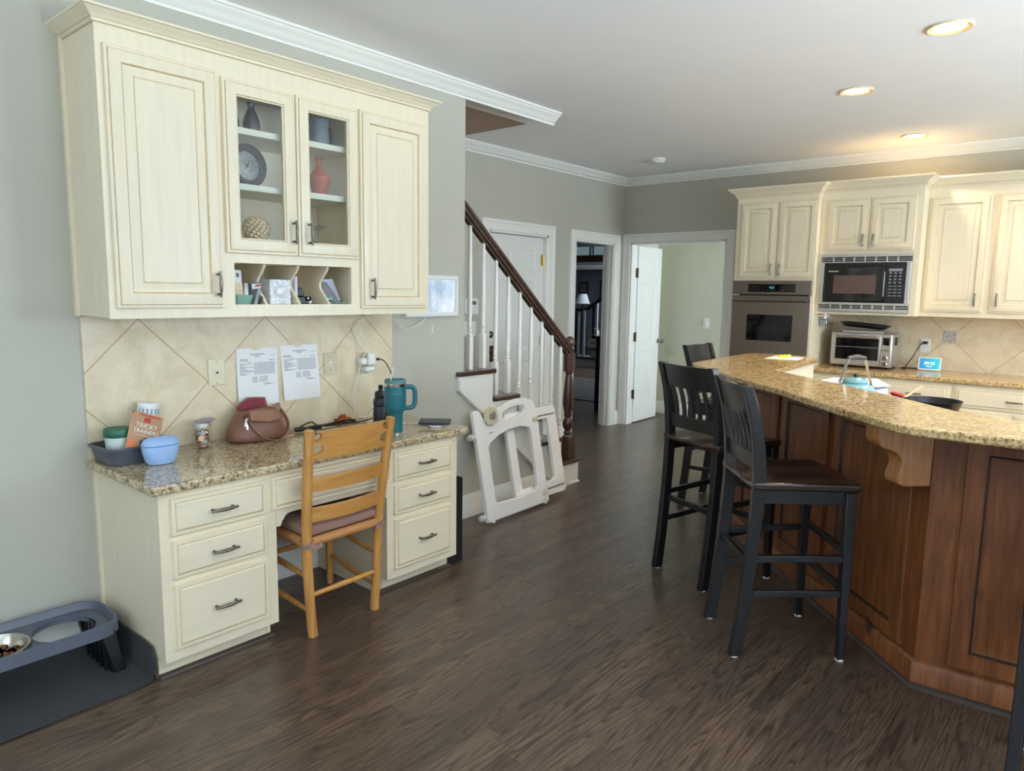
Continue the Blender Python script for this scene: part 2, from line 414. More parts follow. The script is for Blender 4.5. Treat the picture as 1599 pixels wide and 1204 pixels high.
# ceiling with the stairwell opening x -4.25..-3.53, y 1.2..4.27
b = B()
for x0, x1, y0, y1 in ((-3.535, 3.4, -3, 7.1), (-4.45, -4.30, -3, 7.1), (-4.30, -3.535, 4.275, 7.1), (-4.30, -3.535, -3, 1.0)): b.box(x0, x1, y0, y1, H, H+.12)
struct('ceiling', b, CEIL)
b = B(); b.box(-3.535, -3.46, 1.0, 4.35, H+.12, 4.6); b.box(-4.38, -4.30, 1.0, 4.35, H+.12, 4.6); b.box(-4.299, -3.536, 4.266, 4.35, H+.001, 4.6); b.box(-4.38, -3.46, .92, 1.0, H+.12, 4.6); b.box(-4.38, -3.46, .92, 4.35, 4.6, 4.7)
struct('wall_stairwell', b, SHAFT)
# desk wall: full height to y 3.27
b = B(); b.box(XW-.12, XW, YR, 3.27, 0, H); struct('wall_left', b, WALL)
# knee wall below the open stair
b = B(); b.prism([(3.27, 0), (4.50, 0), (4.50, .10), (3.27, .93)], lambda a, c, d: (d, a, c), XW-.10, XW)
struct('wall_stair', b, WALL)
# hall wall with two openings
D1 = (4.73, 5.58, 2.035); D2 = (6.04, 6.765, 2.03)
b = B()
for y0, y1, z0, z1 in ((YR, D1[0], 0, H), (D1[0], D1[1], D1[2], H), (D1[1], D2[0], 0, H), (D2[0], D2[1], D2[2], H), (D2[1], YB+.12, 0, H)): b.box(XH-.12, XH, y0, y1, z0, z1)
struct('wall_hall', b, WALL)
# back wall with the opening to the side room
D3 = (-4.235, -3.115, 2.045)
b = B()
for x0, x1, z0, z1 in ((XH, D3[0], 0, H), (D3[0], D3[1], D3[2], H), (D3[1], XR+.12, 0, H)): b.box(x0, x1, YB, YB+.12, z0, z1)
struct('wall_back', b, WALL)
# right and rear walls with windows (out of the picture, they let the daylight in)
def wall_windows(name, wins, fx, a0, a1, n0):
    b = B(); cur = a0
    for (s, e, z0, z1) in wins:
        b.box(*fx(cur, s), 0, H); b.box(*fx(s, e), 0, z0); b.box(*fx(s, e), z1, H); cur = e
    b.box(*fx(cur, a1), 0, H); struct(name, b, WALL)
    for i, (s, e, z0, z1) in enumerate(wins):
        w = B()
        for (p, q, u, v) in ((s, s+.06, z0, z1), (e-.06, e, z0, z1), (s, e, z0, z0+.06), (s, e, z1-.06, z1), ((s+e)/2-.03, (s+e)/2+.03, z0, z1)): w.box(*fx(p, q), u, v)
        f = struct('window_%d' % (n0+i), w, WHITE)
        g = B(); x0, x1, y0, y1 = fx(s+.06, e-.06)
        if x1-x0 < y1-y0: x0 += .055; x1 = x0+.006
        else: y0 += .055; y1 = y0+.006
        g.box(x0, x1, y0, y1, z0+.06, z1-.06); obj('pane', g, GLASS, f)
wall_windows('wall_right', [(-1.7, .3, .75, 2.35), (1.0, 3.0, .75, 2.35), (4.3, 5.7, 1.0, 2.2)], lambda a, c: (XR, XR+.12, a, c), YR, YB, 11)  # last opening added to let light onto the kitchen back wall
wall_windows('wall_rear', [(-2.35, -.05, .3, 2.4), (.85, 2.55, .6, 2.4)], lambda a, c: (a, c, YR-.12, YR), XW-.12, XR+.12, 14)

# crown mouldings: profile (out from wall, height)
CR = [(0, -.079), (.010, -.079), (.010, -.067), (.022, -.062), (.030, -.048), (.048, -.031), (.064, -.022), (.068, -.013), (.078, -.012), (.078, 0), (0, 0)]
def crown(name, path, z=H): b = B(); b.sweep(path, CR, lambda x, y, h: (x, y, z+h)); struct(name, b, WHITE)
crown('trim_1', [(XW, 4.155), (XW, YR)])                 # runs on past the end of the desk wall
crown('trim_2', [(XR, YB), (XH, YB), (XH, 3.0)])
# baseboards
BB = [(0, 0), (.016, 0), (.016, .112), (.012, .122), (.012, .136), (.006, .146), (.004, .155), (0, .155)]
def base(name, path): b = B(); b.sweep(path, BB, XY); struct(name, b, WHITE)
base('baseboard_left', [(XW, 1.074), (XW, YR)]); base('baseboard_kneehole', [(XW, 2.138), (XW, 1.552)])
base('baseboard_stair', [(XW, 4.20), (XW, 2.615)])
base('baseboard_hall', [(XH, 5.945), (XH, 5.70)]); base('baseboard_corner', [(XH+.006, YB), (XH, YB), (XH, 6.87)])
# door casings
CS = [(0, 0), (0, .012), (.006, .016), (.018, .013), (.050, .017), (.066, .020), (.072, .027), (.090, .027), (.095, .022), (.095, 0)]
def casing(name, s, e, zt, f, side=1):
    b = B(); p = [(s, 0), (s, zt), (e, zt), (e, 0)]
    b.sweep(p, CS, f); struct(name, b, WHITE)
casing('trim_3', D1[0], D1[1], D1[2], lambda a, z, h: (XH+h, a, z))
casing('trim_4', D2[0], D2[1], D2[2], lambda a, z, h: (XH+h, a, z))
casing('trim_5', D3[0], D3[1], D3[2], lambda a, z, h: (a, YB-h, z))
# jamb linings
b = B(); x0, x1 = XH-.125, XH+.004
for y0, y1, z0, z1 in ((D2[0], D2[0]+.018, 0, D2[2]), (D2[1]-.018, D2[1], 0, D2[2]), (D2[0], D2[1], D2[2]-.018, D2[2])): b.box(x0, x1, y0, y1, z0, z1)
for y0, y1, z0, z1 in ((D2[0]+.018, D2[0]+.03, 0, D2[2]-.018), (D2[1]-.03, D2[1]-.018, 0, D2[2]-.018)): b.box(XH-.075, XH-.04, y0, y1, z0, z1)
struct('trim_6', b, WHITE)
b = B(); y0, y1 = YB-.004, YB+.125
for u0, u1, z0, z1 in ((D3[0], D3[0]+.018, 0, D3[2]), (D3[1]-.018, D3[1], 0, D3[2]), (D3[0], D3[1], D3[2]-.018, D3[2])): b.box(u0, u1, y0, y1, z0, z1)
struct('trim_7', b, WHITE)
b = B(); x0, x1 = XH-.10, XH+.004
for u0, u1, z0, z1 in ((D1[0], D1[0]+.018, 0, D1[2]), (D1[1]-.018, D1[1], 0, D1[2]), (D1[0], D1[1], D1[2]-.018, D1[2])): b.box(x0, x1, u0, u1, z0, z1)
struct('trim_8', b, WHITE)

# six-panel doors
def panel_door(w, h, t, T, nc=2):
    b = B()
    st = .115; cw = (w-(nc+1)*st)/nc; rows = [(.20, .62), (.93, .66), (1.70, h-1.70-.12)]
    b.box(0, w, .004, t-.004, 0, h, 0, T)
    for yy, sg in ((0, 1), (t, -1)):
        # rails and stiles as one face with recessed raised panels
        xs = [0]; zs = [0]
        for i in range(nc): xs += [xs[-1]+st, xs[-1]+st+cw]
        xs.append(w)
        for a, l in rows: zs += [a, a+l]
        zs.append(h)
        for i in range(2*nc+1):
            for j in range(7):
                hole = i % 2 == 1 and j in (1, 3, 5)
                y0, y1 = (-.004, .004) if sg > 0 else (t-.004, t+.004)
                if not hole: b.box(xs[i], xs[i+1], y0, y1, zs[j], zs[j+1], 0, T)
                elif sg > 0:
                    W_, H_ = xs[i+1]-xs[i], zs[j+1]-zs[j]
                    b.rings(W_, H_, [(0, .004, 0), (.012, -.003, 0), (.03, -.003, 0), (.05, .003, 0)], T @ Matrix.Translation((xs[i], 0, zs[j])), True, False)
                else:
                    W_, H_ = xs[i+1]-xs[i], zs[j+1]-zs[j]
                    b.rings(W_, H_, [(0, -t-.004, 0), (.012, -t+.003, 0), (.03, -t+.003, 0), (.05, -t-.003, 0)], T @ Matrix.Translation((xs[i], 0, zs[j])), True, False)
    return b
T1 = frame((XH-.045, D1[0]+.02, .012), (0, 1, 0), (0, 0, 1))
d = struct('door_1', panel_door(D1[1]-D1[0]-.04, D1[2]-.035, .04, T1), DOORW)
def hinge(y, z, par, mt=BRASS, x=XH-.038):
    h = B(); h.box(x, x+.004, y-.03, y+.012, z-.05, z+.05); h.lathe([(.007, z-.055), (.007, z+.055)], (x+.006, y+.006, 0), 10); obj('hinge', h, mt, par)
for z in (1.80, 1.02, .24): hinge(D1[1]-.024, z, d)
h = B(); h.lathe([(.032, 0), (.032, .008), (.024, .014), (.012, .022), (0, .022)], (0, 0, 0), 20, T=frame((XH-.04, D1[0]+.075, 1.10), (0, 1, 0), (1, 0, 0))@Matrix.Identity(4)); obj('deadbolt', h, BRONZE, d)
h = B(); h.box(XH-.045, XH-.034, D1[0]+.05, D1[0]+.115, .85, 1.0); h.box(XH-.04, XH-.005, D1[0]+.075, D1[0]+.09, .93, .945); h.tube(smooth([(XH-.012, D1[0]+.082, .985), (XH+.012, D1[0]+.082, .96), (XH+.012, D1[0]+.082, .90), (XH-.012, D1[0]+.082, .868)]), .008, 8)
obj('handle_set', h, BRONZE, d, .002)
h = B(); h.box(XH-.04, XH-.012, D1[0]+.022, D1[0]+.055, 1.935, 2.005); obj('alarm_contact', h, PLASW, d, .003)

# ------------------------------------------------ side room behind the back wall
b = B(); b.box(-4.57, -.9, 7.96, 8.06, 0, H); struct('wall_side_room_back', b, GRN)
b = B(); b.box(-4.57, -4.45, YB+.12, 8.06, 0, H); struct('wall_side_room_left', b, GRN)
b = B(); b.box(-1.02, -.9, YB+.12, 7.15, 0, H); b.box(-1.02, -.9, 7.9, 8.06, 0, H); b.box(-1.02, -.9, 7.15, 7.9, 0, .75); b.box(-1.02, -.9, 7.15, 7.9, 2.3, H); struct('wall_side_room_right', b, GRN)
w = B()
for p, q, u, v in ((7.15, 7.2, .75, 2.3), (7.85, 7.9, .75, 2.3), (7.15, 7.9, .75, .8), (7.15, 7.9, 2.25, 2.3)): w.box(-1.0, -.92, p, q, u, v)
f = struct('window_5', w, WHITE); g = B(); g.box(-.97, -.964, 7.2, 7.85, .8, 2.25); obj('pane', g, GLASS, f)
b = B(); b.box(-4.57, -.9, YB+.12, 8.06, H, H+.1); struct('ceiling_side_room', b, CEIL)
base('baseboard_side_room', [(-1.02, 7.96), (-4.45, 7.96)])
T2 = frame((-4.212, 7.095, .012), (-.035, 1, 0), (0, 0, 1)) 
dl = struct('door_2', panel_door(.565, 2.005, .036, T2, 1), DOORW)
for z in (1.72, 1.0, .34):
    h = B(); h.box(-4.222, -4.205, 7.06, 7.10, z-.05, z+.05); h.lathe([(.009, z-.055), (.009, z+.055)], (-4.203, 7.082, 0), 10); obj('hinge', h, BRONZE, dl)
h = B(); h.lathe([(.028, 0), (.028, .006), (.010, .012), (.010, .035), (.022, .042), (.030, .056), (.024, .070), (0, .074)], (0, 0, 0), 20, T=tframe((-4.232, 7.645, .93), (0, 1, 0), (0, 0, 1)))
obj('knob', h, NICKEL, dl)
# ------------------------------------------------ front hall seen through the hall doorway
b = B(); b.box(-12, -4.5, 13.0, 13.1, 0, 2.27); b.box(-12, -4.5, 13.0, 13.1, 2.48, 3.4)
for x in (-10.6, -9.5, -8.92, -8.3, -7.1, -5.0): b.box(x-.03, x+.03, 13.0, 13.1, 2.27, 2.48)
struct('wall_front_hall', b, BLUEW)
b = B(); b.box(-12, -4.5, 13.04, 13.05, 2.27, 2.48); struct('window_6', b, glassmat('dimming_glass', (.42, .47, .45)))  # dark tint put into the pane to dim the bright sky behind
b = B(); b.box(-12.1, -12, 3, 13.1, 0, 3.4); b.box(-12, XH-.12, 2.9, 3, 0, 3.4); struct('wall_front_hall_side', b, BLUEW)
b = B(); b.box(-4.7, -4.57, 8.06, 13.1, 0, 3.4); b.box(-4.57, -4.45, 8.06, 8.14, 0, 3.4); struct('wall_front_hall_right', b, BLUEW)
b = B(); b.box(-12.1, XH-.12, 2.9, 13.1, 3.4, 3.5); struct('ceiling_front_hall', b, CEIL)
b = B(); b.box(-12, -4.7, 12.86, 13.0, 1.98, 2.05); b.box(-12, -4.7, 12.95, 13.0, 2.05, 2.07); struct('trim_9', b, WHITE)
b = B(); b.box(-12, -4.7, 11.0, 11.12, 2.05, 2.17); struct('trim_10', b, WALNUT)
# ================================================================ cabinets
def handle(name, c, ax, out, L=.096, mat=PEWTER, parent=None):
    """bar pull: c centre on the face, ax direction of the bar, out outward direction"""
    c, ax, out = Vector(c), Vector(ax), Vector(out); h = B()
    for sgn in (-1, 1):
        p = c+ax*sgn*L*.42; h.tube([p, p+out*.024], .0055, 8); 
    pts = [c+ax*(L*.54*t)+out*(.026+.005*(1-t*t)) for t in (-1, -.8, -.5, 0, .5, .8, 1)]
    h.tube(pts, [.0055, .0042, .0058, .0072, .0058, .0042, .0055], 10)
    return obj(name, h, mat, parent)
def door_prof(st=.062, t=.021):
    return [(0, 0, 0), (0, t-.009, 0), (.002, t-.006, 0), (.011, t-.005, 0), (.0125, t-.0055, 1), (.0145, t-.001, 1), (.018, t, 0), (st-.006, t, 0), (st-.004, t-.002, 1), (st, t-.007, 1),
            (st+.005, t-.008, 0), (st+.012, t-.008, 0), (st+.034, t-.002, 0), (st+.036, t-.0035, 1), (st+.0375, t-.0035, 1), (st+.039, t-.001, 0)]
def drawer_prof(t=.021):
    return [(0, 0, 0), (0, t-.009, 0), (.002, t-.006, 0), (.014, t-.005, 0), (.016, t-.0055, 1), (.018, t-.0055, 1), (.023, t, 0)]
def raised_door(par, T, w, h, mats=(CREAM, GLAZE), name='door', st=.062): b = B(); b.rings(w, h, door_prof(st), T); return obj(name, b, list(mats), par)
def drawer(par, T, w, h): b = B(); b.rings(w, h, drawer_prof(), T); return obj('drawer', b, [CREAMH, GLAZE], par)
LX = lambda y, z, x: frame((x, y, z), (0, 1, 0), (0, 0, 1))       # faces +x
KX = lambda x, z, y: frame((x, y, z), (1, 0, 0), (0, 0, 1))       # faces -y
CC = [(.0006, -.003), (.010, 0), (.012, .012), (.018, .018), (.022, .030), (.040, .046), (.058, .058), (.064, .066), (.072, .068), (.072, .082), (.0006, .082)]

# ---- desk wall cabinet
XF = -2.87; y0, y1, z0, z1 = 1.05, 2.655, 1.372, 2.428
CW = [(o*.70, -.003+(h+.003)*.58) for o, h in CC]
wc = thing('wall_cabinet', 'large cream glazed wall cabinet with two glass doors and letter cubbies above the desk', 'cabinet', (XW, y0, z0))
b = B()
b.box(XW, XF-.02, y0, y0+.02, z0+.004, z1+.035); b.box(XW, XF-.02, y1-.02, y1, z0+.004, z1+.035); b.box(XW, XF-.02, y0+.02, y1-.02, z1-.02, z1+.03)
b.box(XW, XF-.02, y0+.02, y1-.02, z0+.03, z0+.05); b.box(XW+.002, XW+.012, y0+.02, y1-.02, z0+.05, z1-.02)
b.box(XW, XF-.02, 1.508, 1.528, z0+.05, z1); b.box(XW, XF-.02, 2.176, 2.196, z0+.05, z1); b.box(XW, XF-.02, 1.528, 2.176, 1.615, 1.635)
b.box(XW, XW+.022, y0-.012, y0+.004, z0, z1+.03)
obj('carcass', b, CREAMIN if False else CREAM, wc, .001)
b = B()  # face frame
for a, c, u, v in ((y0, 1.10, z0, z1+.02), (2.60, y1, z0, z1+.02), (1.10, 2.60, z0, 1.424), (1.10, 2.60, 2.325, z1+.02), (1.475, 1.547, 1.424, 2.325), (2.148, 2.22, 1.424, 2.325), (1.547, 2.148, 1.600, 1.665), (1.83, 1.86, 1.665, 2.325)):
    b.box(XF-.02, XF, a, c, u, v)
obj('face_frame', b, CREAM, wc)
b = B(); b.sweep([(XW, y1), (XF, y1), (XF, y0), (XW, y0)], CW, lambda x, y, h: (x, y, z1+h)); b.sweep([(XW, y1), (XF, y1), (XF, y0), (XW, y0)], [(.001, -.0055), (.0022, -.0055), (.0022, -.0031), (.001, -.0031)], lambda x, y, h: (x, y, z1+h), 1)
b.sweep([(XW, y1), (XF, y1), (XF, y0), (XW, y0)], [(.001, .0085), (.0135, .0085), (.0135, .0105), (.001, .0105)], lambda x, y, h: (x, y, z1+h), 1)
obj('crown_moulding', b, [CREAMH, GLAZE], wc)
T = LX(1.072, 1.412, XF)
d = raised_door(wc, T, .422, .945); handle('handle', (XF+.02, 1.461, 1.508), (0, 0, 1), (1, 0, 0), parent=d)
d = raised_door(wc, LX(2.199, 1.402, XF), .428, .945); handle('handle', (XF+.02, 2.256, 1.50), (0, 0, 1), (1, 0, 0), parent=d)
for ya, hy in ((1.512, 1.822), (1.852, 1.902)):
    b = B(); w, h, t, st = .335, .700, .021, .064
    pr = [(0, 0, 0), (0, t-.009, 0), (.002, t-.006, 0), (.011, t-.005, 0), (.0125, t-.0055, 1), (.0145, t-.001, 1), (.018, t, 0), (st-.008, t, 0), (st-.005, t-.004, 1), (st, t-.006, 0), (st, 0, 0)]
    T = LX(ya, 1.640, XF); b.rings(w, h, pr, T, False, False); b.rings(w, h, [(0, 0, 0), (st, 0, 0)], T, False, False)
    d = obj('glass_door', b, [CREAM, GLAZE], wc)
    g = B(); g.box(XF+.006, XF+.010, ya+st-.004, ya+w-st+.004, 1.640+st-.004, 1.640+h-st+.004); obj('glass_pane', g, GLASS, d)
    handle('handle', (XF+.02, hy, 1.742), (0, 0, 1), (1, 0, 0), parent=d)
b = B(); b.box(XW+.0125, XW+.0145, 1.529, 2.175, 1.692, 2.405); obj('back_panel', b, M('cabinet_back_brightened', (244, 232, 214), .5, var=.01), wc)  # added sheet, its lighter paint stands in for reflection in the door glass
for z in (2.138, 1.908): b = B(); b.box(XW+.0146, XF-.024, 1.5285, 2.1755, z, z+.026); obj('shelf', b, SHELFP, wc)
b = B(); b.box(XW+.012, XF-.024, 1.528, 2.176, 1.664, 1.690); obj('shelf', b, SHELFP, wc)
for yy in (1.705, 1.875, 2.035):   # wavy cubby dividers
    zb, zt = 1.424, 1.600
    edge = [(XF-.03-.032*(1-math.cos(2*PI*t))+(.012 if t < .05 else 0), zb+(zt-zb)*t) for t in [i/14 for i in range(15)]]
    b = B(); b.prism([(XW+.012, zb)]+edge+[(XW+.012, zt)], lambda a, c, dd: (a, dd, c), yy-.007, yy+.007); obj('cubby_divider', b, CREAM, wc, .002)

# ---- desk pedestals
XD = -2.607
def pedestal(a, c, lab, side):
    t = thing('drawer_pedestal', lab, 'cabinet', (XW, a, 0), 'drawer pedestals of the desk')
    b = B(); b.box(XW, XD-.02, a, a+.02, .088, .747); b.box(XW, XD-.02, c-.02, c, .088, .747); b.box(XW, XD-.02, a+.02, c-.02, .089, .108); b.box(XW, XW+.01, a+.02, c-.02, .108, .746)
    b.box(XW, XD-.07, a+.001, a+.02, 0, .088); b.box(XW, XD-.07, c-.02, c-.001, 0, .088)
    if side: b.box(XW, XW+.022, a-.012, a+.002, 0, .747)
    obj('carcass', b, CREAM, t)
    b = B()
    for u, v in ((a, a+.045), (c-.055, c)): b.box(XD-.02, XD, u, v, .088, .747)
    for u, v in ((.088, .135), (.386, .412), (.555, .578), (.715, .747)): b.box(XD-.02, XD, a+.045, c-.055, u, v)
    obj('face_frame', b, CREAMH, t)
    b = B(); b.box(XD-.09, XD-.0705, a+.0215, c-.0215, 0, .087); obj('toe_kick', b, CREAMH, t)
    b = B(); b.prism(arc(XD-.07, 0, .018, 0, 90, 5)+[(XD-.07, 0)], lambda p, q, dd: (p, dd, q), a, c+.01); obj('quarter_round', b, SHOE, t)
    for u, v in ((.578, .718), (.410, .556), (.133, .387)):
        d = drawer(t, LX(a+.040, u, XD), .383, v-u); handle('handle', (XD+.02, a+.232, (u+v)/2), (0, 1, 0), (1, 0, 0), parent=d)
pedestal(1.077, 1.550, 'cream three drawer pedestal under the left end of the granite desk beside the dog mat', True)
pedestal(2.140, 2.613, 'cream three drawer pedestal under the right end of the granite desk behind the wooden chair', False)
t = thing('desk_apron', 'cream wide pencil drawer with scalloped apron over the desk kneehole', 'drawer', (XW, 1.55, .56))
sc = lambda cy, s: [(cy+s*.06*(1-math.cos(PI/2*k/5)), .553-.052*math.sin(PI/2*(1-k/5)) ) for k in range(6)]
b = B(); poly = [(1.551, .747), (1.551, .505)]+[(1.551+.02, .505), (1.551+.03, .53)]+arc(1.551+.07, .517, .038, 160, 90, 5)+[(1.551+.1, .556)]
poly += [(2.139-.1, .556)]+arc(2.139-.07, .517, .038, 90, 20, 5)+[(2.139-.03, .53), (2.139-.02, .505), (2.139, .505), (2.139, .747)]
b.prism(poly, lambda a, c, dd: (dd, a, c), XD-.02, XD); obj('apron', b, CREAMH, t)
b = B(); b.box(XW, XD-.02, 1.551, 2.139, .72, .745); obj('drawer_box', b, CREAMIN, t)
drawer(t, LX(1.528, .582, XD), .632, .143)
# ---- granite desktop and backsplash
b = B(); pl = [(XW, 1.043), (-2.585, 1.043)]+[(-2.574, 1.05)]+arc(-2.61, 2.655, .036, 0, 80, 5)+[(-2.72, 2.708), (XW, 2.668)]
b.prism(pl, XY, .747, .780); obj('granite_desktop', b, GRAN, None, .007, 3, loc=(XW, 1.05, .747), label='speckled brown granite desktop across both cream drawer pedestals', cat='worktop')
b = B(); b.box(XW, XW+.010, 1.055, 2.668, .7805, 1.3715); o = obj('tile_backsplash', b, TILE, None, label='beige travertine backsplash laid on the diagonal above the granite desk', cat='backsplash')

# ================================================================ kitchen back wall
YO = 6.35; CK = .885
def kcrown(path, z, par):
    b = B(); b.sweep(path, CC, lambda x, y, h: (x, y, z+h)); b.sweep(path, [(.001, .014), (.0195, .014), (.0195, .0175), (.001, .0175)], lambda x, y, h: (x, y, z+h), 1)
    obj('crown_moulding', b, [CREAMH, GLAZE], par)
# oven tower
t = thing('oven_tower_cabinet', 'tall cream cabinet with two upper doors around the built in oven', 'cabinet', (-2.40, YB, 0))
xa, xb = -2.755, -2.045; zt = 2.355
b = B(); b.box(xa, xa+.02, YO+.02, YB, 0, zt); b.box(xb-.02, xb, YO+.02, YB, 0, zt+.02); b.box(xa+.02, xb-.02, YO+.021, YB, zt-.02, zt-.001); b.box(xa+.02, xb-.02, YO+.021, YB, 1.626, 1.64); b.box(xa+.02, xb-.02, YO+.021, YB, .86, .879); b.box(xa+.02, xb-.02, YB-.02, YB-.001, 0, zt-.02)
obj('carcass', b, CREAM, t)
b = B(); b.box(xa, xa+.055, YO, YO+.02, 0, zt+.02); b.box(-2.40, -2.35, YO+.0005, YO+.0195, 1.655, 2.30); b.box(xb-.03, xb, YO, YO+.02, 0, zt+.02)
for u, v in ((0, .88), (1.625, 1.655), (2.30, zt+.02)): b.box(xa+.055, xb-.03, YO, YO+.02, u, v)
obj('face_frame', b, CREAM, t)
for x, hx in ((-2.712, -2.41), (-2.372, -2.335)):
    d = raised_door(t, KX(x, 1.643, YO), .335, .667); handle('handle', (hx, YO-.02, 1.72), (0, 0, 1), (0, -1, 0), parent=d)
kcrown([(xb, 6.52), (xb, YO), (xa, YO), (xa, YB)], zt, t)
# microwave cabinet (stands a little back)
YM = 6.44
t = thing('microwave_cabinet', 'cream wall cabinet with two small doors above the built in microwave', 'cabinet', (-1.68, YB, 1.36))
xa, xb = -2.045, -1.275
b = B(); b.box(xa+.002, xa+.02, YM+.02, YB, 1.362, zt); b.box(xb-.018, xb, YM+.02, YB, 1.362, zt+.02); b.box(xa+.02, xb-.018, YM+.021, YB, zt-.02, zt-.001); b.box(xa+.002, xb, YM+.0201, YB, 1.345, 1.362); b.box(xa+.02, xb-.018, YM+.02, YB, 1.85, 1.87); b.box(xa+.02, xb-.018, YB-.02, YB, 1.362, zt)
obj('carcass', b, CREAM, t)
b = B(); b.box(xa+.002, xa+.075, YM, YM+.02, 1.878, 2.29); b.box(xa+.002, xa+.025, YM, YM+.02, 1.345, 1.878); b.box(xa+.002, xa+.025, YM, YM+.02, 2.29, zt+.02); b.box(-1.68, -1.63, YM+.0005, YM+.0195, 1.878, 2.29); b.box(xb-.045, xb, YM, YM+.02, 1.345, zt+.02)
for u, v in ((1.345, 1.366), (1.848, 1.878), (2.29, zt+.02)): b.box(xa+.025, xb-.045, YM, YM+.02, u, v)
obj('face_frame', b, CREAM, t)
for x, hx in ((-1.992, -1.695), (-1.652, -1.615)):
    d = raised_door(t, KX(x, 1.874, YM), .332, .425); handle('handle', (hx, YM-.02, 1.955), (0, 0, 1), (0, -1, 0), parent=d)
kcrown([(xb, 6.63), (xb, YM), (xa+.002, YM)], zt+.012, t)
# upper cabinets to the right
YU = 6.63
t = thing('upper_cabinet', 'cream upper cabinet with tall raised panel doors right of the microwave', 'cabinet', (-.4, YB, 1.36))
xa, xb = -1.274, .55
b = B(); b.box(xa, xb, YU+.02, YB, 1.352, zt); obj('carcass', b, CREAM, t)
b = B(); b.box(xa, xb, YU, YU+.0195, 1.345, zt+.02); obj('face_frame', b, CREAM, t)
for x, w, hx in ((-1.258, .408, -.898), (-.802, .408, -.755), (-.34, .408, .02), (.085, .408, .13)):
    d = raised_door(t, KX(x, 1.385, YU), w, .903); handle('handle', (hx, YU-.02, 1.485), (0, 0, 1), (0, -1, 0), parent=d)
kcrown([(xb, YB), (xb, YU), (xa, YU)], zt+.008, t)
# base cabinets and worktop
def base_unit(x0, x1, lab):
    t = thing('base_cabinet', lab, 'cabinet', ((x0+x1)/2, YB, 0), 'base cabinets along the kitchen back wall')
    b = B(); b.box(x0, x1, 6.345, YB-.004, .09, CK-.035); b.box(x0, x1, 6.40, YB-.004, 0, .09); obj('carcass', b, CREAM, t)
    n = 2 if x1-x0 > .7 else 1; w = (x1-x0-.06)/n
    d = drawer(t, KX(x0+.022, .67, 6.345), x1-x0-.044, .145); handle('handle', ((x0+x1)/2, 6.325, .742), (1, 0, 0), (0, -1, 0), parent=d)
    for i in range(n):
        d = raised_door(t, KX(x0+.03+i*w, .12, 6.345), w-.005, .53)
        handle('handle', (x0+.03+w*(1 if i == 0 else 0)+i*w+(-.04 if i == 0 else .035), 6.325, .57), (0, 0, 1), (0, -1, 0), parent=d)
base_unit(-2.043, -1.462, 'cream base cabinet under the toaster oven beside the oven tower')
base_unit(-1.46, -.947, 'cream base cabinet with one drawer behind the kettle handle and pan')
base_unit(-.945, -.15, 'cream base cabinet with wide drawer at the right edge of the picture')
base_unit(-.148, .58, 'cream base cabinet beyond the right edge of the picture under the same worktop')
b = B(); b.prism([(-2.043, 6.31), (.6, 6.31), (.6, YB), (-2.043, YB)], XY, CK-.035, CK); obj('granite_worktop', b, GRANB, None, .006, 3, loc=(-1, YB, CK), label='golden granite worktop along the kitchen back wall under the toaster oven', cat='worktop')
b = B(); b.box(-2.043, .6, YB-.010, YB, CK+.0005, 1.345); obj('tile_backsplash', b, TILEK, None, label='beige diagonal tile backsplash behind the toaster oven and smart display', cat='backsplash')
b = B(); b.box(-1.147, -1.043, YB-.0125, YB-.0101, 1.118, 1.222); obj('accent_tile', b, granite('granite_accent', [(.30, (40, 40, 44)), (.42, (120, 118, 118)), (.52, (176, 174, 172)), (.66, (214, 212, 208)), (.8, (150, 148, 146))], 1.2), None, .001, loc=(-1.095, YB-.0101, 1.17), label='small square granite accent tile set in the kitchen backsplash', cat='tile')
# ================================================================ appliances
t = thing('wall_oven', 'built in bronze steel wall oven with black window in the cream tower', 'oven', (-2.40, YO, .88))
xa, xb = -2.752, -2.050; yf = YO-.002
b = B(); b.box(xa+.03, xb-.03, yf+.01, YO+.5, .885, 1.62); obj('body', b, BLKPL, t)
b = B(); b.box(xa, xb, yf-.012, yf, 1.502, 1.624); obj('control_panel', b, STEELD, t, .003)
cp = t.children[-1]
b = B(); b.box(-2.608, -2.188, yf-.0145, yf-.012, 1.524, 1.594); obj('display', b, BLKGL, cp, .001)
CLK = M('oven_digits', (40, 90, 120), .5, emit=(90, 190, 240), es=1.2); IC = M('oven_icons', (120, 118, 114), .6)
text('digits', '9:35', .026, tframe((-2.395, yf-.0150, 1.562), (1, 0, 0), (0, 0, 1)), CLK, cp, .0002)
for x in (-2.59, -2.565, -2.545, -2.515, -2.31, -2.285, -2.25, -2.225, -2.205):
    for z in (1.546, 1.570): b = B(); b.box(x-.004, x+.004, yf-.0151, yf-.0145, z-.003, z+.003); obj('button', b, IC, cp)
for k in range(6): b = B(); b.box(-2.47+.035*k, -2.462+.035*k, yf-.0151, yf-.0145, 1.536, 1.541); obj('button', b, IC, cp)
b = B(); x0, x1, z0, z1 = xa, xb, .895, 1.492
b.rings(x1-x0, z1-z0, [(0, 0, 0), (0, .010, 0), (.003, .013, 0)], KX(x0, z0, yf), True, True); d = obj('oven_door', b, STEELD, t)
b = B(); b.box(-2.605, -2.196, yf-.0150, yf-.0131, 1.090, 1.322); obj('oven_window', b, BLKGL, d, .001)
b = B(); b.tube([(xa+.02, yf-.05, 1.452), (xb-.02, yf-.05, 1.452)], .013, 12)
for x in (xa+.05, xb-.05): b.tube([(x, yf-.012, 1.452), (x, yf-.05, 1.452)], .009, 8)
obj('handle', b, STEELD, d)
b = B(); b.box(xa, xb, yf-.012, yf, .865, .890); obj('vent_trim', b, BLKPL, t)

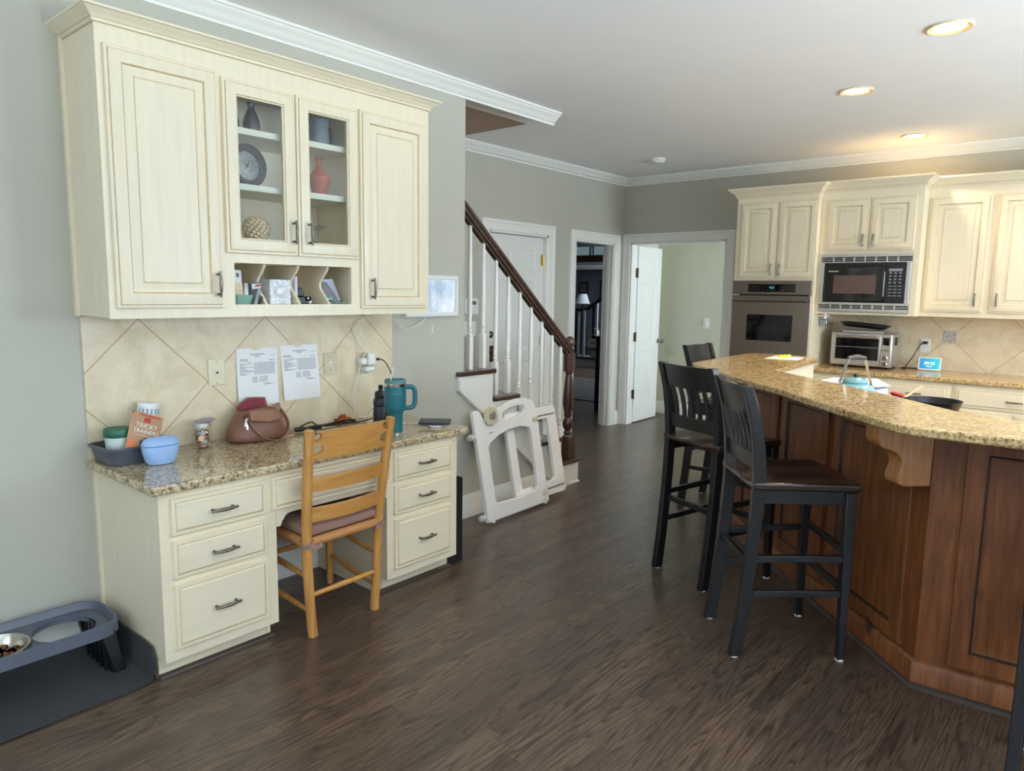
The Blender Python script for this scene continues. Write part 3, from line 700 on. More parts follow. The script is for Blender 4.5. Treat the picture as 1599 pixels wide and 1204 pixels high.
t = thing('microwave', 'black built in microwave in a wide stainless trim frame under small doors', 'microwave', (-1.67, YM, 1.368))
xa, xb, z0, z1 = -2.018, -1.322, 1.368, 1.847; yf = YM-.001
b = B()
for u, v, x0, x1 in ((1.822, z1, xa, xb), (1.776, 1.785, xa, xb), (z0, 1.395, xa, xb), (1.425, 1.445, xa, xb), (1.445, 1.776, xa, xa+.032), (1.445, 1.776, xb-.032, xb)): b.box(x0, x1, yf-.018, yf, u, v)
for k in range(7): x = xa+.1+k*(xb-xa-.2)/6; b.box(x-.005, x+.005, yf-.014, yf, 1.785, 1.822); b.box(x-.005, x+.005, yf-.014, yf, 1.395, 1.425)
for z in (1.797, 1.81, 1.405, 1.415): b.box(xa, xb, yf-.013, yf, z-.0025, z+.0025)
obj('trim_frame', b, STEEL, t, .0015)
b = B(); b.box(xa+.01, xb-.01, yf-.004, yf+.3, z0+.01, z1-.01); obj('body', b, BLKPL, t)
b = B(); b.box(-1.975, -1.508, yf-.024, yf-.006, 1.452, 1.742); d = obj('door', b, BLKGL, t, .008)
MWW = M('microwave_window', (92, 72, 66), .16, var=.05, spec=.6)
b = B(); b.box(-1.902, -1.572, yf-.0262, yf-.0235, 1.520, 1.672); obj('window', b, MWW, d, .0012)
text('maker_mark', 'Panasonic', .020, tframe((-1.905, yf-.0245, 1.706), (1, 0, 0), (0, 0, 1)), PLASW, d, .0003)
b = B(); b.box(-1.505, -1.352, yf-.022, yf-.006, 1.452, 1.742); d = obj('keypad', b, BLKPL, t, .004)
KEYM = M('key_print', (150, 152, 160), .5)
for r_ in range(8):
    for c_ in range(3): b = B(); b.box(-1.475+.036*c_, -1.475+.036*c_+(.018 if r_ < 4 else .026), yf-.0228, yf-.0219, 1.685-.026*r_, 1.685-.026*r_+(.010 if r_ < 4 else .006)); obj('key', b, KEYM, d)
b = B(); b.box(-1.48, -1.38, yf-.0228, yf-.0219, 1.704, 1.724); obj('display', b, KEYM, d)
b = B(); b.box(-1.5125, -1.5055, yf-.023, yf-.005, 1.50, 1.70); obj('door_seam', b, CHROME, t)

t = thing('toaster_oven', 'steel countertop toaster oven with dark glass door under the microwave', 'toaster oven', (-1.70, 6.62, CK))
xa, xb, y0, y1 = -1.945, -1.455, 6.60, 6.90; z0, z1 = CK+.015, 1.186
b = B(); b.box(xa, xb, y0+.02, y1, z0, z1); obj('body', b, STEEL, t, .008)
b = B(); b.box(xa+.012, xb-.085, y0+.005, y0+.022, z0+.008, z1-.016); d = obj('oven_door', b, STEEL, t, .004)
b = B(); b.box(xa+.045, xb-.10, y0+.002, y0+.0065, z0+.055, z1-.045); obj('door_glass', b, BLKGL, d)
b = B(); b.box(xa+.05, xb-.105, y0+.0005, y0+.002, 1.062, 1.066); obj('rack_edge', b, STEEL, d)
b = B(); b.tube([(xa+.05, y0-.022, z1-.032), (xb-.11, y0-.022, z1-.032)], .008, 10); b.tube([(xa+.07, y0+.005, z1-.032), (xa+.07, y0-.022, z1-.032)], .006, 8); b.tube([(xb-.13, y0+.005, z1-.032), (xb-.13, y0-.022, z1-.032)], .006, 8); obj('handle', b, CHROME, d)
b = B(); b.box(xb-.08, xb-.004, y0+.005, y0+.022, z0+.004, z1-.004); cpn = obj('control_panel', b, STEEL, t, .003)
b = B(); b.box(xb-.068, xb-.018, y0+.003, y0+.0055, z1-.095, z1-.03); obj('screen', b, BLKGL, cpn)
for z in (1.052, .982, .932):
    b = B(); rr = .012 if z > 1.03 else .021
    for dx in ((-.02, 0, .02) if z > 1.03 else (0,)): b.lathe([(rr if z < 1.03 else .008, 0), (rr*.95 if z < 1.03 else .008, .016), (rr*.8 if z < 1.03 else .006, .019), (0, .019)], (0, 0, 0), 18, T=tframe((xb-.042+dx, y0+.006, z), (1, 0, 0), (0, 0, 1)))
    obj('knob', b, CHROME, cpn)
for x in (xa+.03, xb-.03):
    for y in (y0+.05, y1-.03): b = B(); b.lathe([(.012, CK), (.014, z0)], (x, y, 0), 10); obj('foot', b, BLKPL, t)
b = B()
for k in range(9): b.box(xb-.001, xb+.0008, y0+.10+.012*k, y0+.106+.012*k, z1-.10, z1-.03)
obj('side_vents', b, BLKPL, t)
b = B(); b.box(-1.86, -1.53, 6.64, 6.84, 1.1865, 1.192); b.box(-1.86, -1.53, 6.64, 6.65, 1.192, 1.205); b.box(-1.86, -1.53, 6.83, 6.84, 1.192, 1.205)
for k in range(22): b.box(-1.855+.0148*k, -1.8502+.0148*k, 6.64, 6.84, 1.202, 1.206)
obj('wire_rack', b, STEEL, None, loc=(-1.70, 6.74, 1.1865), label='steel wire rack lying on top of the toaster oven under black tray', cat='rack')
b = B(); T_ = Matrix.Translation((-1.705, 6.74, 1.232)) @ Matrix.Rotation(R(4.5), 4, 'Y')
pr = [(-.0, 0), (.165, 0), (.195, .026), (.205, .026), (.203, .030), (.191, .030), (.16, .005), (0, .005)]
b.sweep(rrect(-.15, .15, -.09, .09, .03), [(-.0, 0), (-.035, .030), (-.045, .030), (-.045, .026), (-.036, .026), (-.002, -.004)], lambda x, y, h: tuple(T_ @ Vector((x, y, h))), closed=True)
b.prism(rrect(-.151, .151, -.091, .091, .03), lambda x, y, h: tuple(T_ @ Vector((x, y, h))), -.004, 0)
obj('baking_tray', b, BLKPL, None, loc=(-1.705, 6.74, 1.21), label='black enamel baking tray lying tilted on the wire rack', cat='tray')
b = B(); b.box(-2.0425, -2.036, 6.56, 6.60, 1.30, 1.34); b.lathe([(.016, 0), (.016, .03), (.02, .03), (.02, .04), (0, .04)], (0, 0, 0), 14, T=tframe((-2.036, 6.58, 1.315), (0, -1, 0), (0, 0, 1)).to_4x4() @ Matrix.Translation((0, 0, -.035)) if False else Matrix.Translation((-2.00, 6.58, 1.30)))
b.box(-2.036, -1.965, 6.565, 6.595, 1.315, 1.335); t = obj('can_opener', b, CHROME, None, .003, loc=(-2.0, 6.58, 1.30), label='small chrome can opener fixed to the side of the oven tower', cat='can opener')
b = B(); b.box(-2.0415, -1.975, 6.56, 6.60, 1.235, 1.295); obj('grip', b, M('clear_grip', (150, 156, 158), .15, .6), t, .006)
b = B(); b.lathe([(.014, 1.336), (.014, 1.348), (0, 1.348)], (-1.985, 6.58, 0), 12); obj('crank_knob', b, BLKPL, t)

t = thing('wall_outlet', 'white duplex outlet with a black plug in the kitchen backsplash', 'outlet', (-1.272, YB-.0105, 1.088))
b = B(); b.box(-1.310, -1.234, YB-.016, YB-.0102, 1.028, 1.148); obj('cover_plate', b, PLASW, t, .002)
b = B(); b.lathe([(.016, 0), (.016, .003), (0, .003)], (0, 0, 0), 16, T=tframe((-1.272, YB-.0162, 1.066), (1, 0, 0), (0, 0, 1))); obj('socket', b, PLASW, t)
b = B(); b.box(-1.286, -1.252, YB-.04, YB-.0162, 1.102, 1.124); b.tube(smooth([(-1.285, YB-.03, 1.112), (-1.31, YB-.05, 1.08), (-1.345, YB-.08, .99), (-1.385, 6.84, .91), (-1.38, 6.80, CK+.006), (-1.43, 6.88, CK+.006), (-1.36, 6.90, CK+.006), (-1.30, 6.90, CK+.006)]), .0045, 8)
obj('power_cord', b, BLKPL, None, loc=(-1.27, YB-.02, 1.1), label='black power cord running from kitchen outlet down to the worktop', cat='cord')
t = thing('smart_display', 'small white framed smart display with a turquoise clock screen', 'smart display', (-1.205, 6.84, CK))
Td = frame((-1.287, 6.800, CK+.006), (1, .03, 0), (0, .22, 1))
b = B(); b.prism(rrect(0, .170, 0, .112, .014), lambda x, z, d: tuple(Td @ Vector((x, d, z))), 0, .012); obj('bezel', b, PLASW, t, .003)
SCR = N('display_screen'); 
tc = SCR.new('ShaderNodeTexCoord'); sp = SCR.new('ShaderNodeSeparateXYZ'); SCR.link(tc.outputs['Generated'], sp.inputs[0])
cc = SCR.ramp(sp.outputs[0], [(0, (60, 150, 220)), (.5, (40, 185, 225)), (1, (70, 215, 225))]); SCR.col(lin((20, 60, 80))); SCR.link(cc, SCR.b.inputs['Emission Color']); SCR.set(Emission_Strength=.95, Roughness=.1)
b = B(); b.prism(rrect(.012, .158, .012, .100, .004), lambda x, z, d: tuple(Td @ Vector((x, d, z))), -.0012, .0002); s_ = obj('screen', b, SCR.m, t)
tx = Td @ Matrix(((1, 0, 0, .085), (0, 0, -1, -.0016), (0, 1, 0, .058), (0, 0, 0, 1)))
WHT = M('screen_white', (250, 250, 250), .5, emit=(255, 255, 255), es=1.0)
text('clock_digits', '09:35', .036, tx, WHT, s_, .0002)
b = B(); b.box(.062, .105, -.0018, -.0014, .030, .034, 0, Td); obj('date_line', b, WHT, s_)
b = B(); b.prism([(-1.27, 6.81), (-1.14, 6.81), (-1.15, 6.89), (-1.26, 6.89)], XY, CK, CK+.014); b.prism([(6.825, CK+.014), (6.885, CK+.014), (6.838, CK+.08)], lambda y, z, d: (d, y, z), -1.255, -1.155); obj('stand', b, M('display_cloth', (196, 198, 200), .8), t, .002)

# ================================================================ island
PC = Vector((-.488, 3.005, 0)); ed = Vector((-1.229, 1.206, 0)).normalized(); nd = Vector((-ed.y, ed.x, 0)); nd = -nd if nd.y > 0 else nd   # along the slanted front, outward normal
er = Vector((1, .06, 0)).normalized(); nr = Vector((er.y, -er.x, 0))
t = thing('island_cabinet', 'knotty brown wood island base with panelled doors below the curved bar', 'island', (PC.x, PC.y, 0))
LEN = 1.85; PE = PC+ed*LEN; PR = PC+er*1.45
inner = [PR+Vector((0, .16, 0)), PC+Vector((.10, .17, 0)), PE-nd*.16+ed*0]
b = B(); poly = [tuple(v.xy) for v in (PC, PR, PR+Vector((0, .12, 0)), PC+(-nd-nr).normalized()*.13, PE-nd*.12, PE)]
b.prism(poly, XY, 0, 1.035); obj('front_panel', b, ALDER, t)
b = B(); e0 = PE; b.prism([(e0.x, e0.y+.001), (e0.x-.03, 5.17), (e0.x+.03, 5.17), (e0.x+.06, e0.y+.001)], XY, 0, 1.0345); obj('end_panel', b, ALDER, t)
def iface(o, e, n, s0): return frame(tuple(o+e*s0+n*.0005), tuple(e), (0, 0, 1))
# slanted face seen from outside: local x runs from far (left) to near (right) = -ed
def sl(s): return iface(PC, -ed, nd, -s)
ip = [(0, 0, 0), (0, .016, 0), (.004, .020, 0), (.066, .020, 0), (.069, .017, 1), (.074, .010, 1), (.078, .009, 0), (.085, .009, 0), (.12, .013, 0)]
for s0, s1 in ((.08, .66), (.715, 1.19), (1.235, 1.71)):
    b = B(); b.rings(s1-s0, .885, ip, sl(s1) @ Matrix.Translation((0, 0, .125))); obj('panel_door', b, [ALDER, ALDERD], t)
rx = lambda s: iface(PC, er, nr, s)
for s0, s1 in ((.105, .70), (.76, 1.36)):
    b = B(); b.rings(s1-s0, .885, ip, rx(s0) @ Matrix.Translation((0, 0, .125))); obj('panel_door', b, [ALDER, ALDERD], t)
b = B(); q = [tuple((PC+er*1.45).xy), tuple(PC.xy), tuple(PE.xy)]
b.sweep(q, [(0, 0), (.016, 0), (.016, .095), (.010, .104), (.004, .110), (0, .110)], XY); obj('base_board', b, ALDER, t)
b = B(); b.sweep(q, [(.016, 0), (.032, 0), (.030, .010), (.024, .017), (.016, .019)], XY); obj('shoe_moulding', b, SHOE, t)
b = B(); b.box(-.0365, -.030, -.022, -.0005, .112, 1.03, 0, rx(.0625)); 
obj('corner_stile_groove', b, ALDERD, t) if False else None
# corbel under the overhang
b = B(); cz = 1.034
cp_ = [(0, .80), (.10, .795), (.128, .803), (.134, .825), (.128, .852)]+[(.128-.012*math.sin(PI*k/8)+.012*k/8, .852+.068*k/8) for k in range(1, 9)]
cp_ = [(0, .795), (.105, .795), (.125, .803), (.133, .822), (.126, .848), (.118, .872), (.122, .898), (.140, .920), (.168, .934), (.196, .942), (.214, .956), (.222, .978), (.222, cz), (0, cz)]
def cfun(a, z, d): v = PC+nd*(a+.002)+ed*d; return (v.x, v.y, z)
b.prism(cp_, cfun, .0, .085); obj('corbel', b, ALDERL, t, .004)
# raised cream back of the bar towards the kitchen
outer = [(-2.03, 4.12), (-1.85, 3.925), (-1.66, 3.735), (-1.41, 3.50), (-1.215, 3.335), (-1.01, 3.115), (-.845, 2.952), (-.705, 2.826), (-.60, 2.726), (-.545, 2.683), (-.48, 2.665), (-.34, 2.664), (-.20, 2.668), (1.0, 2.70)]
inner_ = [(1.0, 3.12), (-.234, 3.10), (-.40, 3.135), (-.450, 3.172), (-.722, 3.446), (-1.083, 3.760), (-1.48, 4.090), (-1.508, 4.135), (-1.590, 5.16), (-1.63, 5.21), (-1.70, 5.25)]
left_ = [(-1.85, 5.262), (-1.99, 5.245), (-2.07, 5.19), (-2.094, 5.10), (-2.085, 4.70), (-2.062, 4.30), (-2.05, 4.18)]
sm = [tuple(p.xy) for p in smooth([(x, y, 0) for x, y in outer[:-1]], 3)]+[outer[-1]]
b = B(); b.prism(sm+inner_+left_, XY, 1.035, 1.067)
obj('granite_bar_top', b, GRANB, None, .008, 3, loc=(-.9, 3.2, 1.035), label='long golden granite bar top curving round the wooden island', cat='worktop')
t = thing('bar_back_panel', 'cream panelled back of the raised bar facing the oven and kettle', 'cabinet', (-1.63, 4.4, 0))
b = B(); b.prism([(-1.53, 4.13), (-1.61, 5.13), (-1.68, 5.17), (-1.765, 5.17), (-1.70, 4.24)], XY, 0, 1.034); b.prism([(-1.53, 4.13), (-1.70, 4.235), (-1.66, 4.20), (-1.60, 4.10), (-1.50, 4.07)], XY, 0, 1.034)
obj('end_panel', b, CREAM, t)
b = B(); a_ = PC-nd*.125+ed*.15; c_ = PC-nd*.125+ed*1.55; n_ = -nd*.02
b.prism([tuple(v.xy) for v in (a_, c_, c_+n_, a_+n_)], XY, .0, 1.034); obj('back_panel', b, CREAM, t)
# lower worktop of the island
lw = [PC-nd*.15+ed*1.40, PC-nd*.15+ed*.06, PC-nd*.15+Vector((1.4, .10, 0)), PC-nd*.15+Vector((1.4, .72, 0)), PC-nd*.15+Vector((.35, .76, 0)), PC-nd*1.0+ed*.45, PC-nd*1.0+ed*1.45, PC-nd*.80+ed*1.72]
t = thing('island_worktop_unit', 'lower kitchen side of the island carrying the kettle and pan', 'cabinet', (-.6, 3.9, 0))
b = B(); b.prism([tuple(v.xy) for v in lw], XY, .85, .885); obj('granite_worktop', b, GRANB, t, .005)
b = B(); cen = sum(lw, Vector())/len(lw); b.prism([tuple((cen+(v-cen)*.94).xy) for v in lw], XY, 0, .85); obj('base', b, CREAM, t)
CT = Vector((-.83, 4.06, 0)); xa_ = -ed; xb_ = -nd
Tc = Matrix(((xa_.x, xb_.x, 0, CT.x), (xa_.y, xb_.y, 0, CT.y), (0, 0, 1, .885), (0, 0, 0, 1)))
b = B(); b.box(-.36, .40, -.25, .25, .0005, .008, 0, Tc); t = obj('cooktop', b, BLKGL, None, .003, loc=(CT.x, CT.y, .885), label='flat black glass cooktop under the kettle and the pan', cat='cooktop')
KT = Vector((-1.045, 4.02, .893))
t = thing('paper_packet', 'open white paper packet standing behind the blue kettle on the island', 'packet', (-1.15, 4.45, .893))
pp = [(-1.30, 4.42), (-1.22, 4.56), (-1.04, 4.60), (-.97, 4.40), (-1.04, 4.26)]
b = B(); b.prism(pp, XY, .8935, .985); obj('packet_body', b, PAPER, t)
b = B(); b.prism([(-1.40, 4.52), (-1.33, 4.63), (-1.11, 4.76), (-.965, 4.44), (-.985, 4.20), (-1.2, 4.36)], lambda x, y, h: (x, y, .99+h+.02*math.sin(9*x+4*y)), 0, .002); obj('open_flap', b, PAPER, t)
t = thing('kettle', 'light blue enamel kettle with tall steel strap handle on the island cooktop', 'kettle', KT)
BLUEK = M('kettle_enamel', (120, 172, 184), .18, var=.02, coat=.4)
b = B(); b.lathe([(.088, 0), (.112, .006), (.120, .035), (.119, .075), (.108, .112), (.084, .140), (.062, .151), (.056, .154)], KT, 32); obj('body', b, BLUEK, t)
b = B(); b.lathe([(.060, .154), (.063, .160), (.054, .174), (.030, .182), (0, .184)], KT, 28); ld = obj('lid', b, BLUEK, t)
b = B(); b.lathe([(.008, .182), (.012, .194), (.010, .202), (0, .204)], KT, 14); obj('lid_knob', b, BLKPL, ld)
hd = Vector((.78, .62, 0)).normalized()
P_ = lambda a, z: KT+hd*a+Vector((0, 0, z))
for sg in (-1, 1):
    b = B(); b.path([P_(sg*.088, .134), P_(sg*.066, .20), P_(sg*.050, .26), P_(sg*.042, .279)], [[(-.002, -.014), (.002, -.014), (.002, .014), (-.002, .014)]]*4, 0, [(hd, Vector((-hd.y, hd.x, 0)))]*4)
    b.lathe([(.006, 0), (.006, .006), (0, .007)], (0, 0, 0), 10, T=tframe(P_(sg*.084, .150), (-hd.y*sg, hd.x*sg, 0), (0, 0, 1)))
    obj('handle_strap', b, CHROME, t)
b = B(); b.tube([P_(-.045, .282), P_(0, .290), P_(.045, .282)], [.011, .014, .011], 12); obj('grip', b, M('grey_grip', (86, 82, 82), .4), t)
b = B(); sd = Vector((-hd.y, hd.x, 0)); b.tube([KT+sd*.085+Vector((0, 0, .075)), KT+sd*.125+Vector((0, 0, .105)), KT+sd*.145+Vector((0, 0, .130))], [.022, .016, .013], 12); obj('spout', b, BLUEK, t)
t = thing('frying_pan', 'dark frying pan with red silicone sleeve on its handle', 'pan', (-.712, 4.20, .893))
PN = Vector((-.712, 4.20, .893))
b = B(); b.lathe([(0, 0), (.098, 0), (.112, .01), (.135, .076), (.138, .080), (.134, .080), (.108, .014), (0, .008)], PN, 36); obj('pan_body', b, M('pan_iron', (46, 44, 46), .32, .5), t)
hv = (Vector((-.916, 4.233, .986))-Vector((-.81, 4.212, .970))).normalized(); p0 = Vector((-.832, 4.216, .971))+hv*-.008
b = B(); b.tube([p0, p0+hv*.012], [.012, .010], 10, flat=.6); obj('handle_stub', b, M('pan_stub', (40, 38, 40), .4, .5), t)
b = B(); b.tube([p0+hv*.010, p0+hv*.02, p0+hv*.05, p0+hv*.085, p0+hv*.095], [.010, .015, .016, .015, .009], 12, flat=.7); obj('silicone_sleeve', b, M('red_silicone', (186, 36, 42), .45), t)
b = B(); b.path([Vector((-.838, 4.19, .974)), Vector((-.829, 4.242, .984)), Vector((-.815, 4.32, 1.0)), Vector((-.802, 4.403, 1.016))], [[(-.012, -.002), (.012, -.002), (.012, .002), (-.012, .002)], [(-.007, -.002), (.007, -.002), (.007, .002), (-.007, .002)], [(-.007, -.002), (.007, -.002), (.007, .002), (-.007, .002)], [(-.006, -.002), (.006, -.002), (.006, .002), (-.006, .002)]])
obj('wooden_spatula', b, M('pale_beech', (206, 180, 140), .5), None, loc=(-.80, 4.27, .97), label='light wooden spatula resting over the rim of the dark pan', cat='spatula')
# paper and marker lying on the bar
b = B(); b.prism([(-1.838, 4.81), (-1.866, 5.10), (-1.665, 5.09), (-1.63, 4.85)], XY, 1.0675, 1.069); obj('paper_sheet', b, PAPER, None, loc=(-1.75, 4.95, 1.0675), label='white paper sheet lying on the far end of the granite bar', cat='paper')
t = thing('highlighter', 'yellow highlighter pen lying on the white sheet on the bar', 'pen', (-1.77, 4.98, 1.069)); YEL = M('highlighter_yellow', (214, 222, 40), .35)
b = B(); b.tube([(-1.79, 4.94, 1.078), (-1.765, 5.03, 1.078)], .0085, 10); obj('barrel', b, YEL, t)
b = B(); b.tube([(-1.7645, 5.031, 1.078), (-1.755, 5.066, 1.078)], [.0095, .0085], 10); obj('cap', b, M('highlighter_cap', (190, 200, 40), .35), t)

# ================================================================ bar stools (built facing +y, origin between the feet)
t = thing('bar_stool', 'nearest full black bar stool, seat and slatted back turned to the island corner', 'bar stool', (0, 0, 0), 'black bar stools around the island')
sec = lambda w, d: [(-w/2, -d/2), (w/2, -d/2), (w/2, d/2), (-w/2, d/2)]
FR = (Vector((1, 0, 0)), Vector((0, 1, 0)))
def backy(z):   # centre line of the rear posts
    k = [(0, -.235), (.18, -.212), (.40, -.192), (.62, -.178), (.76, -.176), (.88, -.184), (1.0, -.206), (1.08, -.228), (1.14, -.248)]
    for (z0, a), (z1, c) in zip(k, k[1:]):
        if z <= z1+1e-6: u = (z-z0)/(z1-z0); return a+(c-a)*u
for sx in (-1, 1):
    zs = [.004, .1, .2, .3, .4, .5, .6, .7, .76, .82, .88, .94, 1.0, 1.06, 1.10, 1.14]
    b = B(); b.path([(sx*(.176+.006*z), backy(z), z) for z in zs], [sec(.034, .050 if z < .9 else .046-.02*(z-.9)) for z in zs], 0, [FR]*len(zs)); o = obj('rear_leg', b, BLACKW, t, .003)
    b = B(); b.lathe([(.017, 0), (.017, .008)], (sx*.176, backy(0), 0), 12); obj('felt_pad', b, PAPER, o)
    b = B(); b.path([(sx*.205, .196, .004), (sx*.203, .192, .4), (sx*.200, .188, .715)], [sec(.030, .030), sec(.036, .036), sec(.044, .044)], 0, [FR]*3); o = obj('front_leg', b, BLACKW, t, .003)
    b = B(); b.lathe([(.017, 0), (.017, .008)], (sx*.205, .196, 0), 12); obj('felt_pad', b, PAPER, o)
    for z in (.425, .275): b = B(); b.bar((sx*.178, backy(z), z), (sx*.203, .192, z+.012), .020, .028); obj('side_rung', b, BLACKW, t, .002)
    b = B(); b.bar((sx*.182, backy(.69), .69), (sx*.2, .188, .69), .02, .055); obj('seat_rail', b, BLACKW, t, .002)
for z in (.465, .30): b = B(); b.bar((-.2, .192, z), (.2, .192, z), .020, .028); obj('front_rung', b, BLACKW, t, .002)
for z in (.40,): b = B(); b.bar((-.178, backy(z), z), (.178, backy(z), z), .020, .028); obj('rear_rung', b, BLACKW, t, .002)
b = B(); b.bar((-.2, .19, .69), (.2, .19, .69), .02, .055); obj('seat_rail', b, BLACKW, t, .002)
# saddle seat
b = B(); nx, ny = 14, 12; vs = []; 
def sx_(u, v): return u*(.205+.022*v) 
def seatz(u, v): return .752-.014*math.exp(-((u-.45)/.33)**2)*(1-v*.6)*(1 if v < .9 else .5)-.014*math.exp(-((u+.45)/.33)**2)*(1-v*.6)*(1 if v < .9 else .5)
for lay in (0, 1):
    for j in range(ny+1):
        for i in range(nx+1):
            u = -1+2*i/nx; v = j/ny; y = -.205+.44*v-.012*u*u*v
            vs.append((sx_(u, v), y, seatz(u, v) if lay == 0 else .72))
fs = []; q = (nx+1)*(ny+1); ix = lambda i, j: j*(nx+1)+i
for j in range(ny):
    for i in range(nx):
        fs.append((ix(i, j), ix(i+1, j), ix(i+1, j+1), ix(i, j+1))); fs.append((q+ix(i, j), q+ix(i, j+1), q+ix(i+1, j+1), q+ix(i+1, j)))
for i in range(nx): fs += [(ix(i, 0), q+ix(i, 0), q+ix(i+1, 0), ix(i+1, 0)), (ix(i, ny), ix(i+1, ny), q+ix(i+1, ny), q+ix(i, ny))]
for j in range(ny): fs += [(ix(0, j), ix(0, j+1), q+ix(0, j+1), q+ix(0, j)), (ix(nx, j), q+ix(nx, j), q+ix(nx, j+1), ix(nx, j+1))]
b.add(vs, fs); obj('seat', b, SEATW, t, .008, 3)
def crail(z0, z1, bow, name, th=.020):
    b = B(); n = 10; pts = []; 
    vs = []; fs = []
    for i in range(n+1):
        u = -1+2*i/n; x = u*.172; dy = -bow*(1-u*u)
        for (z, o) in ((z0, -th/2), (z1, -th/2), (z1, th/2), (z0, th/2)): vs.append((x, backy(z)+dy+o, z))
    for i in range(n):
        for k in range(4): l = (k+1) % 4; fs.append((i*4+k, i*4+l, i*4+4+l, i*4+4+k))
    fs += [(3, 2, 1, 0), tuple(n*4+k for k in range(4))]
    b.add(vs, fs); return obj(name, b, BLACKW, t, .002)
crail(1.015, 1.135, .022, 'top_rail'); crail(.795, .862, .010, 'lower_rail')
for k in range(5):
    u = -.66+.33*k; zs = [.85, .89, .93, .97, 1.03]
    b = B(); b.path([(u*.172, backy(z)-.010-.012*(z-.85)/.18-(0)*(1-u*u)+.006*math.sin(PI*(z-.85)/.18), z) for z in zs], [sec(.027, .010)]*5, 0, [FR]*5); obj('back_slat', b, BLACKW, t, .002)
ST = t
def place(o, fl, fr, fac):
    m = (Vector(fl)+Vector(fr))/2; f = Vector((math.cos(R(fac)), math.sin(R(fac)))); c = m+f*.235
    o.location = (c.x, c.y, 0); o.rotation_euler = (0, 0, R(fac-90)); return o
place(ST, (-1.336, 3.011), (-1.101, 2.748), 41.5)
def stool(fl, fr, fac, lab): o = dup(ST, (0, 0, 0), 0, lab); return place(o, fl, fr, fac)
stool((-1.828, 3.392), (-1.492, 3.268), 69.5, 'black bar stool half turned away, between the nearest stool and the far stool')
stool((-2.30, 4.95), (-2.31, 4.60), 0, 'farthest black bar stool at the short end of the granite bar')
stool((-.12, 2.365), (.24, 2.365), 88, 'black bar stool cut off by the right edge, one front leg showing')

# ================================================================ desk chair
def q3(x, y, z): return (x, y, z)
t = thing('desk_chair', 'honey maple ladder back chair with rush seat and cushion pulled up to the desk', 'chair', (-2.75, 1.85, 0))
PL = [(-2.542, 1.672, 0), (-2.532, 1.652, .20), (-2.524, 1.640, .43), (-2.500, 1.632, .66), (-2.468, 1.628, .925)]
PRR = [(-2.558, 2.020, 0), (-2.546, 2.026, .20), (-2.536, 2.030, .43), (-2.512, 2.044, .66), (-2.478, 2.062, .925)]
def at(P, z):
    for a, c in zip(P, P[1:]):
        if z <= c[2]: u = (z-a[2])/(c[2]-a[2]); return Vector(a).lerp(Vector(c), u)
for P in (PL, PRR): b = B(); b.tube(smooth(P, 5), [.0215]*20+[.020], 16); obj('rear_post', b, MAPLE, t, .002)
FL_, FR_ = (-2.955, 1.655), (-2.965, 2.058)
for f in (FL_, FR_): b = B(); b.tube([(f[0], f[1], 0), (f[0], f[1], .25), (f[0], f[1], .452)], [.017, .021, .021], 16); obj('front_leg', b, MAPLE, t, .002)
def slat(z0, z1, name, notch=False):
    n = 16; vs = []; fs = []; b = B()
    for i in range(n+1):
        u = i/n; bow = .030*4*u*(1-u)     # bows away from the sitter
        lo, hi = z0, z1
        rise = 0
        for th in (.007, -.007):
            for z in (lo, hi+rise if not notch else hi+.004*4*u*(1-u)):
                p = at(PL, min(z, .92)).lerp(at(PRR, min(z, .92)), u); vs.append((p.x-.004+bow+th, p.y, z))
    for i in range(n):
        a = i*4; c = a+4
        fs += [(a, a+1, c+1, c), (a+2, c+2, c+3, a+3), (a+1, a+3, c+3, c+1), (a, c, c+2, a+2)]
    fs += [(0, 2, 3, 1), (n*4, n*4+1, n*4+3, n*4+2)]
    b.add(vs, fs); return obj(name, b, MAPLEH, t, .0015)
# the crest slat has bitten out half rounds at both ends
n = 28; b = B(); z0, z1 = .795, .912; vs = []
def bite(side):
    pts = [(0, z0)]
    for zc in (.838, .888): pts += [(.056*math.sin(PI*k/8)*(1 if zc < .86 else .9), zc-.021*math.cos(PI*k/8)) for k in range(9)]
    return pts+[(0, z1)] if zc < .9 else pts
L_ = .41
left = bite(0); 
pt = lambda u, z, th: (lambda p: (p.x-.004+.026*4*u*(1-u)+th, p.y, z))(at(PL, z).lerp(at(PRR, z), u))
rowsz = [z0+(z1-z0)*k/40 for k in range(41)]
def xin(z):
    w = 0
    for zc, rr in ((.840, .024), (.893, .020)):
        d = abs(z-zc)
        if d < rr: w = max(w, 1.9*math.sqrt(rr*rr-d*d))
    return w/L_
fs = []; m_ = 18
for th in (.008, -.008):
    for z in rowsz:
        a = .035+xin(z); c = 1-.035-xin(z)
        zz = z
        for i in range(m_+1):
            u = a+(c-a)*i/m_; vs.append(pt(u, zz+.006*(z-z0)/(z1-z0)*4*u*(1-u) if z < .915 else zz, th))
q = len(vs)//2; W1 = m_+1
for j in range(40):
    for i in range(m_):
        a = j*W1+i; fs += [(a, a+1, a+W1+1, a+W1), (q+a, q+a+W1, q+a+W1+1, q+a+1)]
    for i in (0, m_): a = j*W1+i; fs.append((a, a+W1, q+a+W1, q+a))
for i in range(m_): fs += [(i, q+i, q+i+1, i+1), (40*W1+i, 40*W1+i+1, q+40*W1+i+1, q+40*W1+i)]
b.add(vs, fs); obj('crest_slat', b, MAPLEH, t)
b = B(); 
for P, sg in ((PL, 1), (PRR, -1)):
    for z in (.805, .865, .908): p = at(PL, z); p2 = at(PRR, z); a_ = p if sg > 0 else p2; b.bar(a_, a_+(p2-p)*.05*sg, .014, .013)
obj('crest_tenon', b, MAPLEH, t)
slat(.655, .718, 'ladder_slat'); slat(.520, .585, 'ladder_slat')
